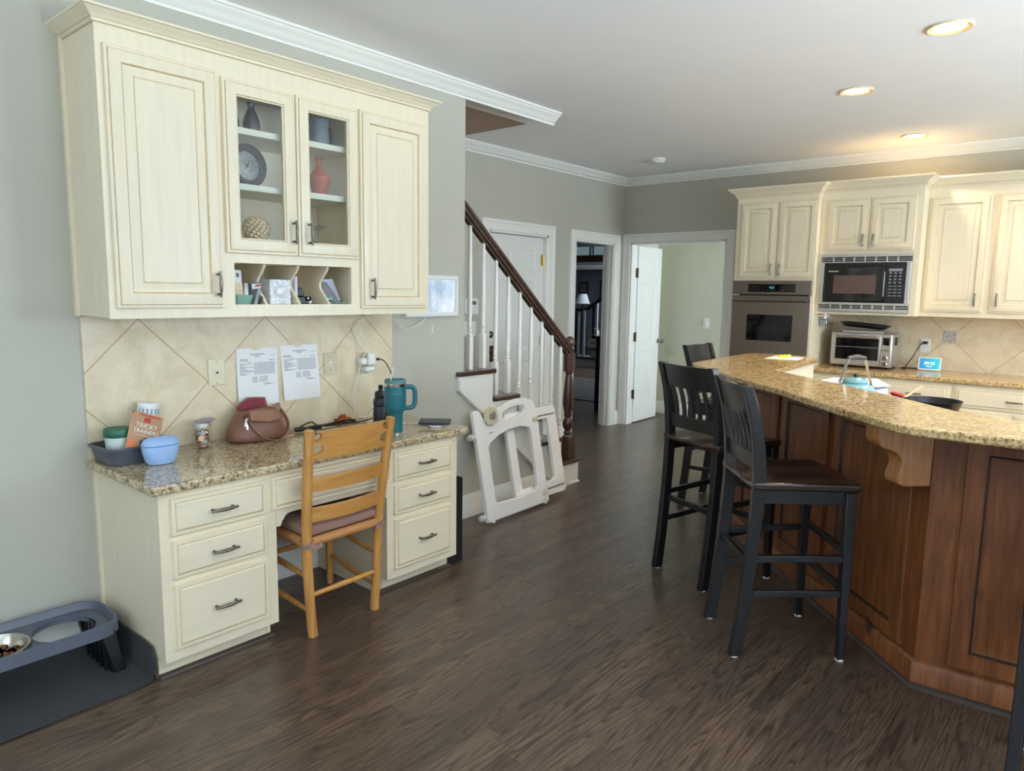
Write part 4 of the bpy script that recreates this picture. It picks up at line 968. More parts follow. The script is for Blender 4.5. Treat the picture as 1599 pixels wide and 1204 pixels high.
RUSH = M('woven_rush', (172, 122, 74), .7, var=.28, scale=60, stretch=(1, 6, 6), bump=.6)
A_, B_, C_, D_ = at(PL, .43), at(PRR, .43), Vector((FR_[0], FR_[1], .43)), Vector((FL_[0], FL_[1], .43))
b = B()
for p, q_ in ((A_, B_), (B_, C_), (C_, D_), (D_, A_)): b.tube([p.lerp(q_, .05), p.lerp(q_, .5), p.lerp(q_, .95)], .021, 12)
cen = (A_+B_+C_+D_)/4
vs = [A_, B_, C_, D_, cen]; b.add([tuple(v+Vector((0, 0, .014))) for v in vs]+[tuple(v-Vector((0, 0, .014))) for v in vs], [(0, 1, 4), (1, 2, 4), (2, 3, 4), (3, 0, 4), (5, 9, 6), (6, 9, 7), (7, 9, 8), (8, 9, 5)])
obj('rush_seat', b, RUSH, t)
CUSH = M('mauve_cushion', (150, 116, 104), .85, var=.06, scale=300, bump=.15)
b = B(); cq = [A_.lerp(cen, .06), B_.lerp(cen, .06), C_.lerp(cen, .02), D_.lerp(cen, .02)]; pr = [(.0, .450), (-.012, .456), (-.016, .474), (-.012, .492), (.012, .502), (.05, .508)]
b2 = [tuple(v.xy) for v in cq]
b.sweep(b2, [(o, h) for o, h in pr]+[(.05, .450)], XY, closed=True); b.prism([tuple((v+(cen-v)*.18).xy) for v in cq], XY, .4505, .508)
obj('cushion', b, CUSH, t, .006, 2)
cu = t.children[-1]
for P, sg in ((PL, 1), (PRR, -1)):
    p = at(P, .425); b = B(); pts = [p+Vector((.027*math.cos(2*PI*k/12), .027*math.sin(2*PI*k/12), .004*math.sin(k))) for k in range(12)]
    b.path(pts, [[(-.002, -.013), (.002, -.013), (.002, .013), (-.002, .013)]]*12, closed=True)
    b.path([p+Vector((.028, .0, .0)), p+Vector((.032, .022*sg+.012, -.012)), p+Vector((.030, .045*sg+.01, -.004))], [[(-.002, -.011), (.002, -.011), (.002, .011), (-.002, .011)]]*3)
    obj('cushion_tie', b, CUSH, cu)
ms = lambda P, z: at(P, z) if isinstance(P, list) else Vector((P[0], P[1], z))
for a_, c_, z in ((PL, PRR, .19), (PL, FL_, .275), (PL, FL_, .115), (PRR, FR_, .275), (PRR, FR_, .12), (FL_, FR_, .25), (FL_, FR_, .33)):
    p, q_ = ms(a_, z), ms(c_, z+(.03 if c_ in (FL_, FR_) and a_ in (PL, PRR) else 0)); b = B(); b.tube([p, p.lerp(q_, .5), q_], [.010, .0135, .010], 12); obj('stretcher', b, MAPLE, t)
# ================================================================ staircase and baby gate
t = thing('staircase', 'open staircase with dark walnut treads, white balusters and dark rail behind the desk wall', 'staircase', (-3.25, 4.55, 0))
RI = .196; RUN = .256; ny = lambda k: 4.585-RUN*(k-1); XO = -3.165; XB = -3.255
for k in range(1, 10):
    open_ = k <= 5; x1 = XO if open_ else XW-.125; z = RI*k
    yb_ = ny(k+1)-.02 if k < 5 else (3.195 if k == 5 else ny(k+1)-.02)
    b = B()
    if k == 1: b.prism([(XH+.004, yb_), (x1, yb_), (x1, ny(k)-.04)]+arc(x1-.04, ny(k)-.04+.06, .0, 0, 90, 1)[:0]+[(x1-.012, ny(k)-.008), (x1-.05, ny(k)), (XH+.004, ny(k))], XY, z-.030, z)
    elif open_: b.prism([(XH+.004, yb_), (x1, yb_), (x1, ny(k)-.012), (x1-.012, ny(k)), (XH+.004, ny(k))], XY, z-.030, z)
    else: b.box(XH+.004, x1, ny(k+1)-.02, ny(k), z-.03, z)
    if k == 5: b = B(); b.prism([(XW-.125, ny(6)-.02), (XW-.125, 3.272), (XW+.002, 3.272), (XW+.002, 3.195), (x1, 3.195), (x1, ny(k)-.012), (x1-.012, ny(k)), (XH+.004, ny(k)), (XH+.004, ny(6)-.02)], XY, z-.030, z)
    obj('tread', b, WALNUT, t, .011, 3)
    b = B(); b.box(XH+.004, XW-.004 if open_ else XW-.125, ny(k)-.045, ny(k)-.028, z-RI, z-.03); obj('riser', b, WHITE, t)
poly = [(3.205, .858), (3.205, RI*5-.031)]
for k in range(5, 0, -1): poly += [(ny(k)-.028, RI*k-.031)]+([(ny(k)-.028, RI*(k-1)-.031)] if k > 1 else [])
poly += [(ny(1)-.028, .0), (4.20, 0), (4.20, .068)]
b = B(); b.prism(poly, lambda a, z, d: (d, a, z), XW+.001, XW+.016); obj('skirt_board', b, WHITE, t)
b = B(); b.sweep([(4.20, .062), (3.207, .862), (3.207, .93)], [(0, 0), (0, .028), (-.012, .030), (-.020, .022), (-.034, .022), (-.042, .017), (-.042, 0)], lambda a, z, h: (XW+h, a, z)); obj('skirt_moulding', b, WHITE, t)
b = B(); b.box(XW+.001, XW+.030, 4.20, ny(1)-.02, 0, .012); obj('skirt_shoe', b, WHITE, t)
def zrail(y): return 1.028+(4.47-y)*.828    # underside of the rail
def baluster(y, z0):
    zt = zrail(y)+.005; b = B(); s_ = .0165
    zb = z0+.23*(1 if z0 > 0 else 1)
    b.box(XB-s_, XB+s_, y-s_, y+s_, z0+.0005, zb)
    b.lathe([(.0165, zb), (.012, zb+.012), (.0165, zb+.020), (.0165, zb+.028), (.011, zb+.036), (.016, zb+.048), (.017, zb+.060), (.0125, zb+.075), (.0155, zb+.13), (.0165, zb+.25), (.0125, zt-.1), (.0105, zt)], (XB, y, 0), 12)
    obj('baluster', b, WHITE, t)
for k in range(2, 6):
    for dy in (.055, .183): 
        y = ny(k)-dy
        if y > 3.30: baluster(y, RI*k)
baluster(ny(1)-.20, RI)
# rail
b = B(); RP = [(-.030, 0), (.030, 0), (.032, .012), (.024, .022), (.031, .034), (.028, .052), (.012, .061), (-.012, .061), (-.028, .052), (-.031, .034), (-.024, .022), (-.032, .012)]
y0_, y1_ = 3.275, 4.50
b.path([(XB, y0_, zrail(y0_)), (XB, y1_, zrail(y1_))], [[(x, z) for x, z in RP]]*2, 0, [(Vector((1, 0, 0)), Vector((0, .638, .770)))]*2)
b.path([(XB, y0_, zrail(y0_)-.005), (XB, y1_, zrail(y1_)-.005)], [[(-.018, -.014), (.018, -.014), (.018, .004), (-.018, .004)]]*2, 0, [(Vector((1, 0, 0)), Vector((0, .638, .770)))]*2)
obj('handrail', b, WALNUT, t)
# newel
NX, NY = XB, 4.50; s_ = .045
b = B(); z = RI; b.box(NX-s_, NX+s_, NY-s_, NY+s_, z, z+.165)
b.lathe([(.040, z+.165), (.026, z+.185), (.034, z+.20), (.022, z+.215), (.038, z+.245), (.043, z+.27), (.036, z+.30), (.024, z+.32), (.032, z+.335), (.030, z+.36), (.043, z+.42), (.041, z+.50), (.031, z+.62), (.024, z+.665), (.033, z+.675), (.028, z+.69)], (NX, NY, 0), 24)
o_ = [(NX+.047*math.cos(R(22.5+45*i))*1.05, NY+.047*math.sin(R(22.5+45*i))*1.05) for i in range(8)]
b.prism(o_, XY, z+.69, z+.83)
b.lathe([(.044, z+.83), (.026, z+.845), (.034, z+.855), (.022, z+.868), (.036, z+.885), (.043, z+.91), (.037, z+.94), (.018, z+.957), (0, z+.962)], (NX, NY, 0), 24)
obj('newel_post', b, WALNUTZ, t, .002)
b = B(); b.box(XW-.10, XW-.04, 3.271, 3.281, 1.88, 2.02); obj('rail_rosette', b, WALNUT, t, .004)

# ---- baby gate leaning on the knee wall
t = thing('baby_gate', 'white plastic baby gate of two sliding frames leaning below the stairs', 'baby gate', (-3.0, 3.7, 0))
LEAN = math.atan2(.150, .72); gx = -2.995
ga, gb = Vector((gx, 3.265, .012)), Vector((gx-.03, 4.19, .012)); gy = (gb-ga).normalized(); gz = Vector((-math.sin(LEAN), 0, math.cos(LEAN))); gz = (gz-gy*gz.dot(gy)).normalized(); gn = gy.cross(gz)
G = lambda u, v, d: tuple(ga+gy*u+gz*v+gn*d)
PLG = M('gate_plastic', (246, 246, 246), .38, var=.008)
# front frame
ot = [(0, 0), (.05, -.0), (.62, .0), (.66, .0), (.665, .02), (.665, .66)]+[(.655, .70), (.62, .735), (.56, .755), (.46, .760), (.36, .750), (.27, .722), (.235, .700), (.22, .665), (.19, .640), (.13, .640), (.09, .665), (.075, .705), (.05, .725), (0, .725)]
inn = [(.095, .105), (.58, .105), (.58, .52), (.57, .565), (.50, .592), (.36, .588), (.22, .560), (.12, .518), (.10, .50)]
inn = [(.098, .13), (.12, .108), (.33, .095), (.54, .112), (.565, .135), (.572, .50), (.562, .545), (.46, .566), (.33, .560), (.22, .537), (.13, .500), (.105, .475)]
def framed(outer, holes, d0, d1):
    """flat frame with holes: triangulated by bmesh"""
    bm = bmesh.new(); loops = []
    edges = []
    for lp in [outer]+holes:
        vs = [bm.verts.new((x, y, 0)) for x, y in lp]; edges += [bm.edges.new((vs[i], vs[(i+1) % len(vs)])) for i in range(len(vs))]
    bmesh.ops.triangle_fill(bm, edges=edges, use_beauty=True, use_dissolve=False)
    bm.verts.ensure_lookup_table(); bm.verts.index_update()
    vs = [tuple(v.co.xy) for v in bm.verts]; fs = [tuple(v.index for v in f.verts) for f in bm.faces]; bm.free()
    b = B(); n = len(vs)
    b.add([G(x, y, d0) for x, y in vs]+[G(x, y, d1) for x, y in vs], [f for f in fs]+[tuple(n+i for i in f[::-1]) for f in fs])
    k = 0
    for lp in [outer]+holes:
        L = len(lp); b.add([G(x, y, d0) for x, y in lp]+[G(x, y, d1) for x, y in lp], [(i, (i+1) % L, L+(i+1) % L, L+i) for i in range(L)])
    return b
slot = [(.30, .640), (.33, .628), (.44, .640), (.52, .662), (.545, .690), (.535, .706), (.46, .712), (.36, .700), (.295, .680), (.285, .660)]
gf = obj('sliding_frame', framed(ot, [inn, slot], .0, .034), PLG, t, .006, 2)
ot2 = [(.335, .05), (.93, .05), (.945, .07), (.93, .10), (.935, .60), (.93, .635), (.90, .662), (.335, .662)]
in2 = [(.430, .20), (.45, .185), (.83, .172), (.85, .19), (.835, .555), (.815, .575), (.44, .590), (.42, .57)]
ot2 = [(.355, .035), (.925, .020), (.945, .04), (.945, .64), (.925, .665), (.355, .665)]
in2 = [(.435, .145), (.455, .128), (.815, .128), (.838, .15), (.838, .56), (.82, .578), (.455, .578), (.435, .56)]
gk = obj('sliding_frame', framed(ot2, [in2], -.040, -.008), PLG, t, .006, 2)
for v_ in (.605, .075): b = B(); b.path([G(.655, v_, -.0065), G(.925, v_+.0, -.0065)], [[(-.0015, -.005), (.0015, -.005), (.0015, .005), (-.0015, .005)]]*2, 0, [(gn, gz)]*2); obj('slide_slot', b, INK, gk)
TAN = M('latch_tan', (206, 196, 164), .4)
b = B(); b.prism([(.095, .700), (.085, .655), (.11, .618), (.16, .612), (.215, .632), (.228, .675), (.215, .715), (.16, .735), (.115, .728)], G, .036, .052); lt = obj('latch', b, TAN, gf, .006)
b = B(); b.prism([(.13, .690), (.13, .655), (.18, .648), (.195, .69), (.18, .705)], G, .0525, .058); obj('latch_button', b, STEEL, lt, .003) if False else obj('latch_button', b, STEEL, gf, .002)
b = B(); b.prism([(.60, .575), (.655, .580), (.655, .610), (.60, .605)], G, .0345, .038); obj('lock_tab', b, TAN, gf, .002)
b = B(); b.prism([(.60, .045), (.65, .05), (.65, .085), (.60, .08)], G, .0345, .037); obj('stop_tab', b, M('tab_grey', (205, 205, 202), .5), gf, .002)
b = B(); b.prism([(.125, .562), (.168, .566), (.168, .571), (.125, .567)], G, .0345, .0352); obj('blue_mark', b, M('mark_blue', (70, 90, 150), .5), gf)
for (u, v) in ((0, .56), (0, .04)):
    b = B(); b.tube([G(u, v, .017), G(u-.025, v, .017), G(u-.026, v, .017), G(u-.048, v, .017)], [.011, .011, .022, .022], 14); b.tube([G(u-.0485, v, .017), G(u-.062, v, .017)], [.017, .015], 14); obj('bumper', b, M('bumper_grey', (206, 204, 198), .6), gf)
for (u, v) in ((.945, .56), (.945, .06)):
    b = B(); b.tube([G(u, v, -.024), G(u+.02, v, -.024), G(u+.021, v, -.024), G(u+.04, v, -.024)], [.011, .011, .022, .022], 14); obj('bumper', b, M('bumper_grey', (206, 204, 198), .6), gk)
for u in (.05, .62): b = B(); b.lathe([(.022, -.0), (.022, .034)], (0, 0, 0), 16, T=Matrix(((gy.x, gz.x, gn.x, G(u, .012, 0)[0]), (gy.y, gz.y, gn.y, G(u, .012, 0)[1]), (gy.z, gz.z, gn.z, G(u, .012, 0)[2]), (0, 0, 0, 1)))); obj('foot', b, PLG, gf)

# ---- black bag between desk and gate
t = thing('paper_bag', 'tall black gift bag standing on the floor against the right desk pedestal', 'bag', (-2.80, 2.70, 0))
b = B(); x0, x1, y0, y1 = -2.92, -2.685, 2.625, 2.74; zt = .475
for (c, d) in (((x0, y0), (x1, y0)), ((x1, y0), (x1, y1)), ((x1, y1), (x0, y1)), ((x0, y1), (x0, y0))):
    mx, my = (c[0]+d[0])/2, (c[1]+d[1])/2; b.add([(c[0], c[1], .001), (d[0], d[1], .001), (d[0]-.01*(d[0]-(x0+x1)/2), d[1], .25), (d[0], d[1], zt), (c[0], c[1], zt), (c[0]-.01*(c[0]-(x0+x1)/2), c[1], .25)], [(0, 1, 2, 5), (5, 2, 3, 4)])
b.add([(x0, y0, .001), (x1, y0, .001), (x1, y1, .001), (x0, y1, .001)], [(0, 1, 2, 3)])
o = obj('bag_body', b, M('bag_black', (26, 24, 30), .5), t); md = o.modifiers.new('solid', 'SOLIDIFY'); md.thickness = .002
b = B(); b.prism([(x0+.01, y0+.01), (x1-.01, y0+.01), (x1-.01, y1-.01), (x0+.01, y1-.01)], XY, .43, .455); obj('bag_filling', b, M('bag_filling', (170, 162, 160), .8), t)

# ---- alarm keypad and switch on the hall wall
t = thing('alarm_keypad', 'white alarm keypad with small grey screen on the hall wall', 'keypad', (XH, 4.50, 1.36))
b = B(); b.prism(rrect(4.41, 4.575, 1.29, 1.43, .02), lambda a, z, d: (d, a, z), XH+.0005, XH+.028); obj('case', b, PLASW, t, .003)
b = B(); b.box(XH+.0282, XH+.029, 4.44, 4.545, 1.375, 1.405); obj('screen', b, M('lcd', (110, 118, 112), .2), t)
b = B(); b.prism(rrect(4.42, 4.565, 1.10, 1.23, .008), lambda a, z, d: (d, a, z), XH+.0005, XH+.006); t = obj('switch_plate', b, PLASW, None, loc=(XH, 4.49, 1.165), label='white light switch plate below the alarm keypad in the hall', cat='light switch')
for yy in (4.46, 4.525): b = B(); b.box(XH+.006, XH+.012, yy-.012, yy+.012, 1.14, 1.19); obj('rocker', b, PLASW, t, .001)

# ================================================================ things on the desk wall
XT = XW+.0105
def plate(name, lab, cat, yc, zc, w, h, m): 
    t = thing(name, lab, cat, (XT, yc, zc)); b = B(); b.box(XT, XT+.006, yc-w/2, yc+w/2, zc-h/2, zc+h/2); obj('cover_plate', b, m, t, .0025); return t
def screw(par, y, z, m=BRASS): b = B(); b.lathe([(.004, 0), (.003, .0015), (0, .0018)], (0, 0, 0), 10, T=tframe((XT+.006, y, z), (0, 1, 0), (0, 0, 1))); obj('screw', b, m, par)
t = plate('phone_jack', 'almond phone jack plate with two screws on the desk backsplash', 'phone jack', 1.611, 1.103, .082, .124, ALMOND)
screw(t, 1.611, 1.154); screw(t, 1.611, 1.052)
b = B(); b.box(XT+.006, XT+.0085, 1.600, 1.622, 1.09, 1.112); b.box(XT+.0086, XT+.009, 1.607, 1.617, 1.096, 1.106, 1); obj('jack_socket', b, [ALMOND, BLKPL], t)
t = plate('light_switch', 'tile coloured toggle switch plate right of the taped papers', 'light switch', 2.240, 1.100, .080, .120, M('stone_plate', (204, 192, 166), .4, var=.06))
b = B(); b.box(XT+.006, XT+.008, 2.234, 2.246, 1.088, 1.112); b.box(XT+.008, XT+.019, 2.236, 2.244, 1.096, 1.103); obj('toggle', b, PLASW, t, .001); screw(t, 2.240, 1.135, NICKEL); screw(t, 2.240, 1.065, NICKEL)
t = plate('wall_outlet', 'stone coloured outlet plate carrying white chargers above the tumbler', 'outlet', 2.454, 1.088, .080, .120, M('stone_plate_outlet', (200, 188, 164), .4, var=.06))
b = B(); b.box(XT+.006, XT+.05, 2.412, 2.500, 1.085, 1.122); b.box(XT+.05, XT+.066, 2.448, 2.496, 1.080, 1.150)
obj('charger_block', b, PLASW, None, .008, 3, loc=(XT+.0062, 2.456, 1.10), label='white charger block plugged in the upper socket above the tumbler', cat='charger')
b = B(); b.box(XT+.0065, XT+.05, 2.440, 2.500, 1.046, 1.072); b.box(XT+.016, XT+.04, 2.5, 2.512, 1.052, 1.066)
obj('charger_block', b, PLASW, None, .006, 3, loc=(XT+.0065, 2.47, 1.06), label='small white charger plugged in below the bigger charger block', cat='charger')
CORD = M('cord_white', (232, 232, 230), .5, var=.01)
b = B(); b.tube(smooth([(XT+.056, 2.452, 1.142), (XT+.06, 2.446, 1.152), (XT+.03, 2.440, 1.13), (XT+.02, 2.405, 1.02), (XT+.014, 2.375, .91), (XT+.016, 2.385, .83), (XT+.025, 2.425, .791), (XT+.03, 2.475, .797), (XT+.03, 2.50, .84), (XT+.03, 2.47, .92), (XT+.045, 2.432, .98), (XT+.03, 2.43, 1.045)], 8), .0028, 8)
obj('usb_cable', b, CORD, None, loc=(XT, 2.43, .8), label='white charging cord hanging in a long loop below the outlet', cat='cord')
b = B(); b.tube(smooth([(XT+.052, 2.438, 1.150), (XT+.02, 2.425, 1.19), (XT+.006, 2.395, 1.25), (XT+.004, 2.385, 1.27), (XT+.006, 2.392, 1.30), (XT+.02, 2.42, 1.33), (XT+.12, 2.50, 1.366), (XT+.12, 2.56, 1.352), (XT+.06, 2.66, 1.30), (XT+.03, 2.74, 1.272), (XT+.02, 2.83, 1.285), (XT+.012, 2.90, 1.318), (XT+.012, 2.93, 1.345)], 8), .0024, 8)
obj('thin_cable', b, CORD, None, loc=(XT, 2.6, 1.3), label='thin white cord running from the chargers up to the digital photo frame', cat='cord')
b = B(); b.box(XT+.066, XT+.078, 2.498, 2.512, 1.106, 1.120); b.tube(smooth([(XT+.074, 2.51, 1.113), (XT+.082, 2.545, 1.098), (XT+.10, 2.575, 1.03), (XT+.13, 2.572, .95), (XT+.14, 2.545, .90), (XT+.135, 2.49, .84), (XT+.12, 2.44, .80), (XT+.10, 2.36, .7845), (XT+.06, 2.27, .7845)], 6), .0032, 8)
obj('black_cable', b, BLKPL, None, loc=(XT+.1, 2.45, .785), label='black cord dropping from the white charger behind the small black bottle', cat='cord')
def paper(name, lab, y0, y1, z0, z1, curl, seed, skew):
    t = thing(name, lab, 'paper', (XT, (y0+y1)/2, z0), 'printed forms taped above the desk'); b = B(); nx, nz = 10, 14; f = lambda u, v: (XT+.0015+curl*(abs(u-.5)*2)**2*(1-v)**2*(1.0 if u < .5 else .5)+.004*(1-v), y0+(y1-y0)*u+skew*(1-v), z0+(z1-z0)*v)
    vs = [f(i/nx, j/nz) for j in range(nz+1) for i in range(nx+1)]; fs = [(j*(nx+1)+i, j*(nx+1)+i+1, (j+1)*(nx+1)+i+1, (j+1)*(nx+1)+i) for j in range(nz) for i in range(nx)]
    b.add(vs, fs); o = obj('sheet', b, PAPER, t, weld=False); md = o.modifiers.new('solid', 'SOLIDIFY'); md.thickness = .0004
    rnd = random.Random(seed); k = B()
    def line(u0, u1, v, h=.0016):
        m = 8; pts = []
        for i in range(m+1):
            u = u0+(u1-u0)*i/m; p = f(u, v); q = f(u, v-h/(z1-z0)); pts += [(p[0]+.0012, p[1], p[2]), (q[0]+.0012, q[1], q[2])]
        k.add(pts, [(2*i, 2*i+2, 2*i+3, 2*i+1) for i in range(m)])
    line(.32, .68, .90, .003); line(.42, .58, .875, .0022); line(.44, .55, .855); line(.82, .93, .865)
    line(.07, .26, .82); line(.07, .28, .805); line(.07, .26, .79); line(.22, .33, .765, .0022); line(.78, .93, .79, .0022)
    for r_ in range(13):
        v = .745-.0165*r_; line(.07, rnd.uniform(.14, .42), v); line(.40, .93, v, .0007) 
        for c_ in range(9): u = .45+.055*c_+rnd.uniform(-.004, .004); line(u, u+.022, v+.006)
    for r_ in range(6):
        v = .50-.018*r_; line(.37, .50, v); line(.54, .76, v, .0008)
        for c_ in range(5): u = .56+.04*c_; line(u, u+.015, v+.006)
    line(.62, .90, .365, .0012); line(.66, .82, .372, .002)
    obj('printed_text', k, INK, t, weld=False)
    k = B(); p0, p1 = f(.40, 1), f(.56, 1); k.box(XT+.002, XT+.0026, p0[1], p1[1], z1-.010, z1+.018); obj('masking_tape', k, M('masking_tape', (222, 212, 176), .7), t)
paper('taped_paper', 'left white printed form taped to the tiles above the brown handbag', 1.712, 1.928, .925, 1.205, .016, 1, -.004)
paper('taped_paper', 'right white printed form taped to the tiles beside the toggle switch', 1.944, 2.160, .930, 1.210, .006, 2, .014)
# digital photo frame
t = thing('digital_picture', 'white digital photo frame with blue winter picture hanging beside the wall cabinet', 'picture frame', (XW, 2.97, 1.34))
Tf = frame((XW+.030, 2.755, 1.338), (0, 1, 0), (0, 0, 1))
b = B(); b.rings(.430, .246, [(0, -.030, 0), (0, .0, 0), (.003, .003, 0), (.020, .003, 0), (.022, -.004, 0)], Tf, True, True); obj('surround', b, PLASW, t)
n = N('winter_picture'); v = n.coord((1, 1, 1)); a = n.noise(v, 9, 5, .6); bnd = n.noise(n.coord((1, 14, 1)), 1.5, 2)
c0 = n.ramp(a, [(.35, (164, 186, 212)), (.5, (202, 214, 228)), (.65, (234, 238, 244))]); c0 = n.mix(n.ramp(bnd, [(.5, (0, 0, 0)), (.62, (.28, .28, .28))]), c0, lin((112, 136, 164))); n.col(c0); n.set(Roughness=.15); n.link(c0, n.b.inputs['Emission Color']); n.set(Emission_Strength=.25)
b = B(); b.box(XW+.0262, XW+.0268, 2.780, 3.160, 1.363, 1.559); obj('picture', b, n.m, t)
b = B(); b.box(XW+.001, XW+.012, 3.0, 3.005, 1.275, 1.31); obj('tape_scrap', b, M('tape_scrap', (214, 208, 176), .7), None, loc=(XW, 3.0, 1.29), label='scrap of yellowed tape on the wall below the photo frame', cat='tape') if False else None
b = B(); b.box(XW+.0003, XW+.0012, 2.985, 2.998, 1.235, 1.285); obj('tape_scrap', b, M('tape_scrap', (214, 210, 182), .7), None, loc=(XW, 2.99, 1.26), label='scrap of yellowed tape on the wall below the photo frame', cat='tape')

# ================================================================ things on the desk
ZD = .7803
GREYP = M('grey_tray_plastic', (78, 80, 90), .38, var=.03)
t = thing('treat_bin', 'dark grey open bin of dog treats at the left end of the desk', 'bin', (-3.07, 1.17, ZD))
def shell(poly_b, poly_t, z0, z1, th):
    b = B(); n = len(poly_b); c = Vector((sum(p[0] for p in poly_b)/n, sum(p[1] for p in poly_b)/n))
    ins = lambda p, d: tuple(Vector(p)-(Vector(p)-c).normalized()*d)
    L = [[(x, y, z0) for x, y in poly_b], [(x, y, z1) for x, y in poly_t], [(*ins(p, th), z1) for p in poly_t], [(*ins(p, th), z0+th) for p in poly_b]]
    vs = sum(L, []); fs = [tuple(range(n))[::-1], tuple(3*n+i for i in range(n))]
    for j in range(3):
        for i in range(n): k = (i+1) % n; fs.append((j*n+i, j*n+k, (j+1)*n+k, (j+1)*n+i))
    return b.add(vs, fs)
Rz = lambda pts, c, a: [(c[0]+(x)*math.cos(a)-(y)*math.sin(a), c[1]+(x)*math.sin(a)+(y)*math.cos(a)) for x, y in pts]
bc = (-3.078, 1.185); ba = R(4)
obj('bin_body', shell(Rz(rrect(-.088, .088, -.120, .120, .03), bc, ba), Rz(rrect(-.102, .102, -.136, .136, .034), bc, ba), ZD, ZD+.072, .004), GREYP, t, .0012)
b = B(); b.sweep(Rz(rrect(-.102, .102, -.136, .136, .034), bc, ba), [(.004, .066), (-.008, .066), (-.008, .074), (.004, .074)], lambda x, y, h: (x, y, ZD+h), closed=True); obj('bin_rim', b, GREYP, t)
zb = ZD+.006
t = thing('treat_tub', 'white tub with dark green lid inside the grey treat bin', 'tub', (-3.085, 1.128, zb))
b = B(); b.lathe([(.038, 0), (.042, .01), (.047, .100)], (-3.085, 1.128, zb), 28); tb = obj('tub_body', b, M('tub_white', (214, 226, 220), .4, var=.01), t)
b = B(); b.lathe([(.049, .098), (.051, .104), (.050, .128), (.047, .132), (.044, .128), (0, .128)], (-3.085, 1.128, zb), 28); obj('tub_lid', b, M('lid_green', (40, 98, 72), .4), t)
b = B(); vs = []
for k in range(6):
    a_ = R(-60+12*k)
    for z_ in (.02, .045): vs.append((-3.085+.0445*math.cos(a_)*(1 if z_ > .03 else .985), 1.128+.0445*math.sin(a_)*(1 if z_ > .03 else .985), zb+z_))
b.add([tuple(Vector(v)+Vector((.0012, -.0008, 0))) for v in vs], [(2*i, 2*i+2, 2*i+3, 2*i+1) for i in range(5)]); obj('green_band', b, M('band_green', (130, 186, 164), .5), tb)
t = thing('treat_pouch', 'brown kraft treat pouch lettered TRICKY TRAINERS leaning in the grey bin', 'pouch', (-3.06, 1.20, zb))
th = R(22); px = Vector((0, math.cos(th), -math.sin(th))); pz = Vector((-.30, math.sin(th)*.954, math.cos(th)*.954)); pn = px.cross(pz).normalized(); po = Vector((-3.006, 1.122, zb+.052))
PT = Matrix(((px.x, pz.x, pn.x, po.x), (px.y, pz.y, pn.y, po.y), (px.z, pz.z, pn.z, po.z), (0, 0, 0, 1)))
w_, h_ = .132, .172
b = B(); nx, nz = 8, 10
for sgn in (1, -1):
    b.add([tuple(PT @ Vector((w_*i/nx, h_*j/nz, sgn*.016*math.sin(PI*i/nx)**.6*(1-j/nz)**.7))) for j in range(nz+1) for i in range(nx+1)], [(j*(nx+1)+i, j*(nx+1)+i+1, (j+1)*(nx+1)+i+1, (j+1)*(nx+1)+i) for j in range(nz) for i in range(nx)])
KR = M('kraft', (178, 138, 104), .6, var=.03); pb = obj('pouch_body', b, KR, t)
def dec(name, poly, m, mid=None): b = B(); b.prism(poly, lambda x, z, dd: tuple(PT @ Vector((x, z, dd+.0004+.016*math.sin(PI*min(max((x if mid is None else mid)/w_, 0), 1))**.6*max(0, 1-z/h_)**.7))), .0006, .0012); return obj(name, b, m, pb)
def ptext(s, x, z, size, m):
    zz = .0035+.016*math.sin(PI*x/w_)**.6*(1-z/h_)**.7; text('lettering', s, size, PT @ Matrix.Translation((x, z, zz)), m, pb, .0003)
dec('red_strip', [(.03, .160), (.12, .160), (.12, .166), (.03, .166)], M('pouch_red', (200, 66, 52), .5), .066); dec('red_badge', [(.052, .133), (.078, .133), (.078, .152), (.052, .152)], M('badge_red', (196, 44, 40), .5))
dec('orange_corner', [(.004, .008), (.036, .008), (.034, .03), (.02, .056), (.004, .05)], M('pouch_orange', (222, 120, 70), .5)); dec('dark_panel', [(.048, .028), (.118, .028), (.118, .058), (.10, .064), (.085, .054), (.068, .066), (.056, .052), (.048, .054)], M('pouch_dark', (44, 30, 34), .5), .066)
WT = M('letter_white', (244, 240, 234), .6)
ptext('TRICKY', .064, .114, .0265, WT); ptext('TRAINERS', .064, .090, .0235, WT); dec('thin_line', [(.02, .0735), (.105, .0735), (.105, .0748), (.02, .0748)], WT, .066)
b = B(); b.lathe([(0, 0), (.012, .002), (.016, .012), (.012, .022), (0, .024)], PT @ Vector((.112, .040, .018)), 14); obj('dog_ball', b, BLKPL, None, loc=tuple(PT @ Vector((.112, .04, .02))), label='small black ball lying in front of the kraft treat pouch', cat='ball')
t = thing('treat_canister', 'white patterned canister standing tilted behind the kraft treat pouch', 'canister', (-3.13, 1.262, zb))
Tt = Matrix.Translation((-3.125, 1.245, zb)) @ Matrix.Rotation(R(-8), 4, 'X')
b = B(); b.lathe([(.040, 0), (.043, .004), (.043, .207), (.041, .212)], (0, 0, 0), 28, T=Tt); cb = obj('canister_body', b, M('canister_white', (222, 228, 232), .4, var=.01), t)
BLOT = M('canister_print', (132, 148, 160), .5)
for k in range(7):
    for z_ in (.172, .140): a_ = R(-70+22*k+(8 if z_ < .13 else 0)); b = B(); b.add([tuple(Tt @ Vector((.0436*math.cos(a_+da), .0436*math.sin(a_+da), z_+dz))) for da in (-.09, .09) for dz in (0, .024)], [(0, 1, 3, 2)]); obj('print_mark', b, BLOT, cb)
b = B(); b.lathe([(.0445, .208), (.0445, .218), (.04, .220), (0, .220)], (0, 0, 0), 28, T=Tt); obj('canister_lid', b, M('canister_lid', (236, 238, 240), .3), t)
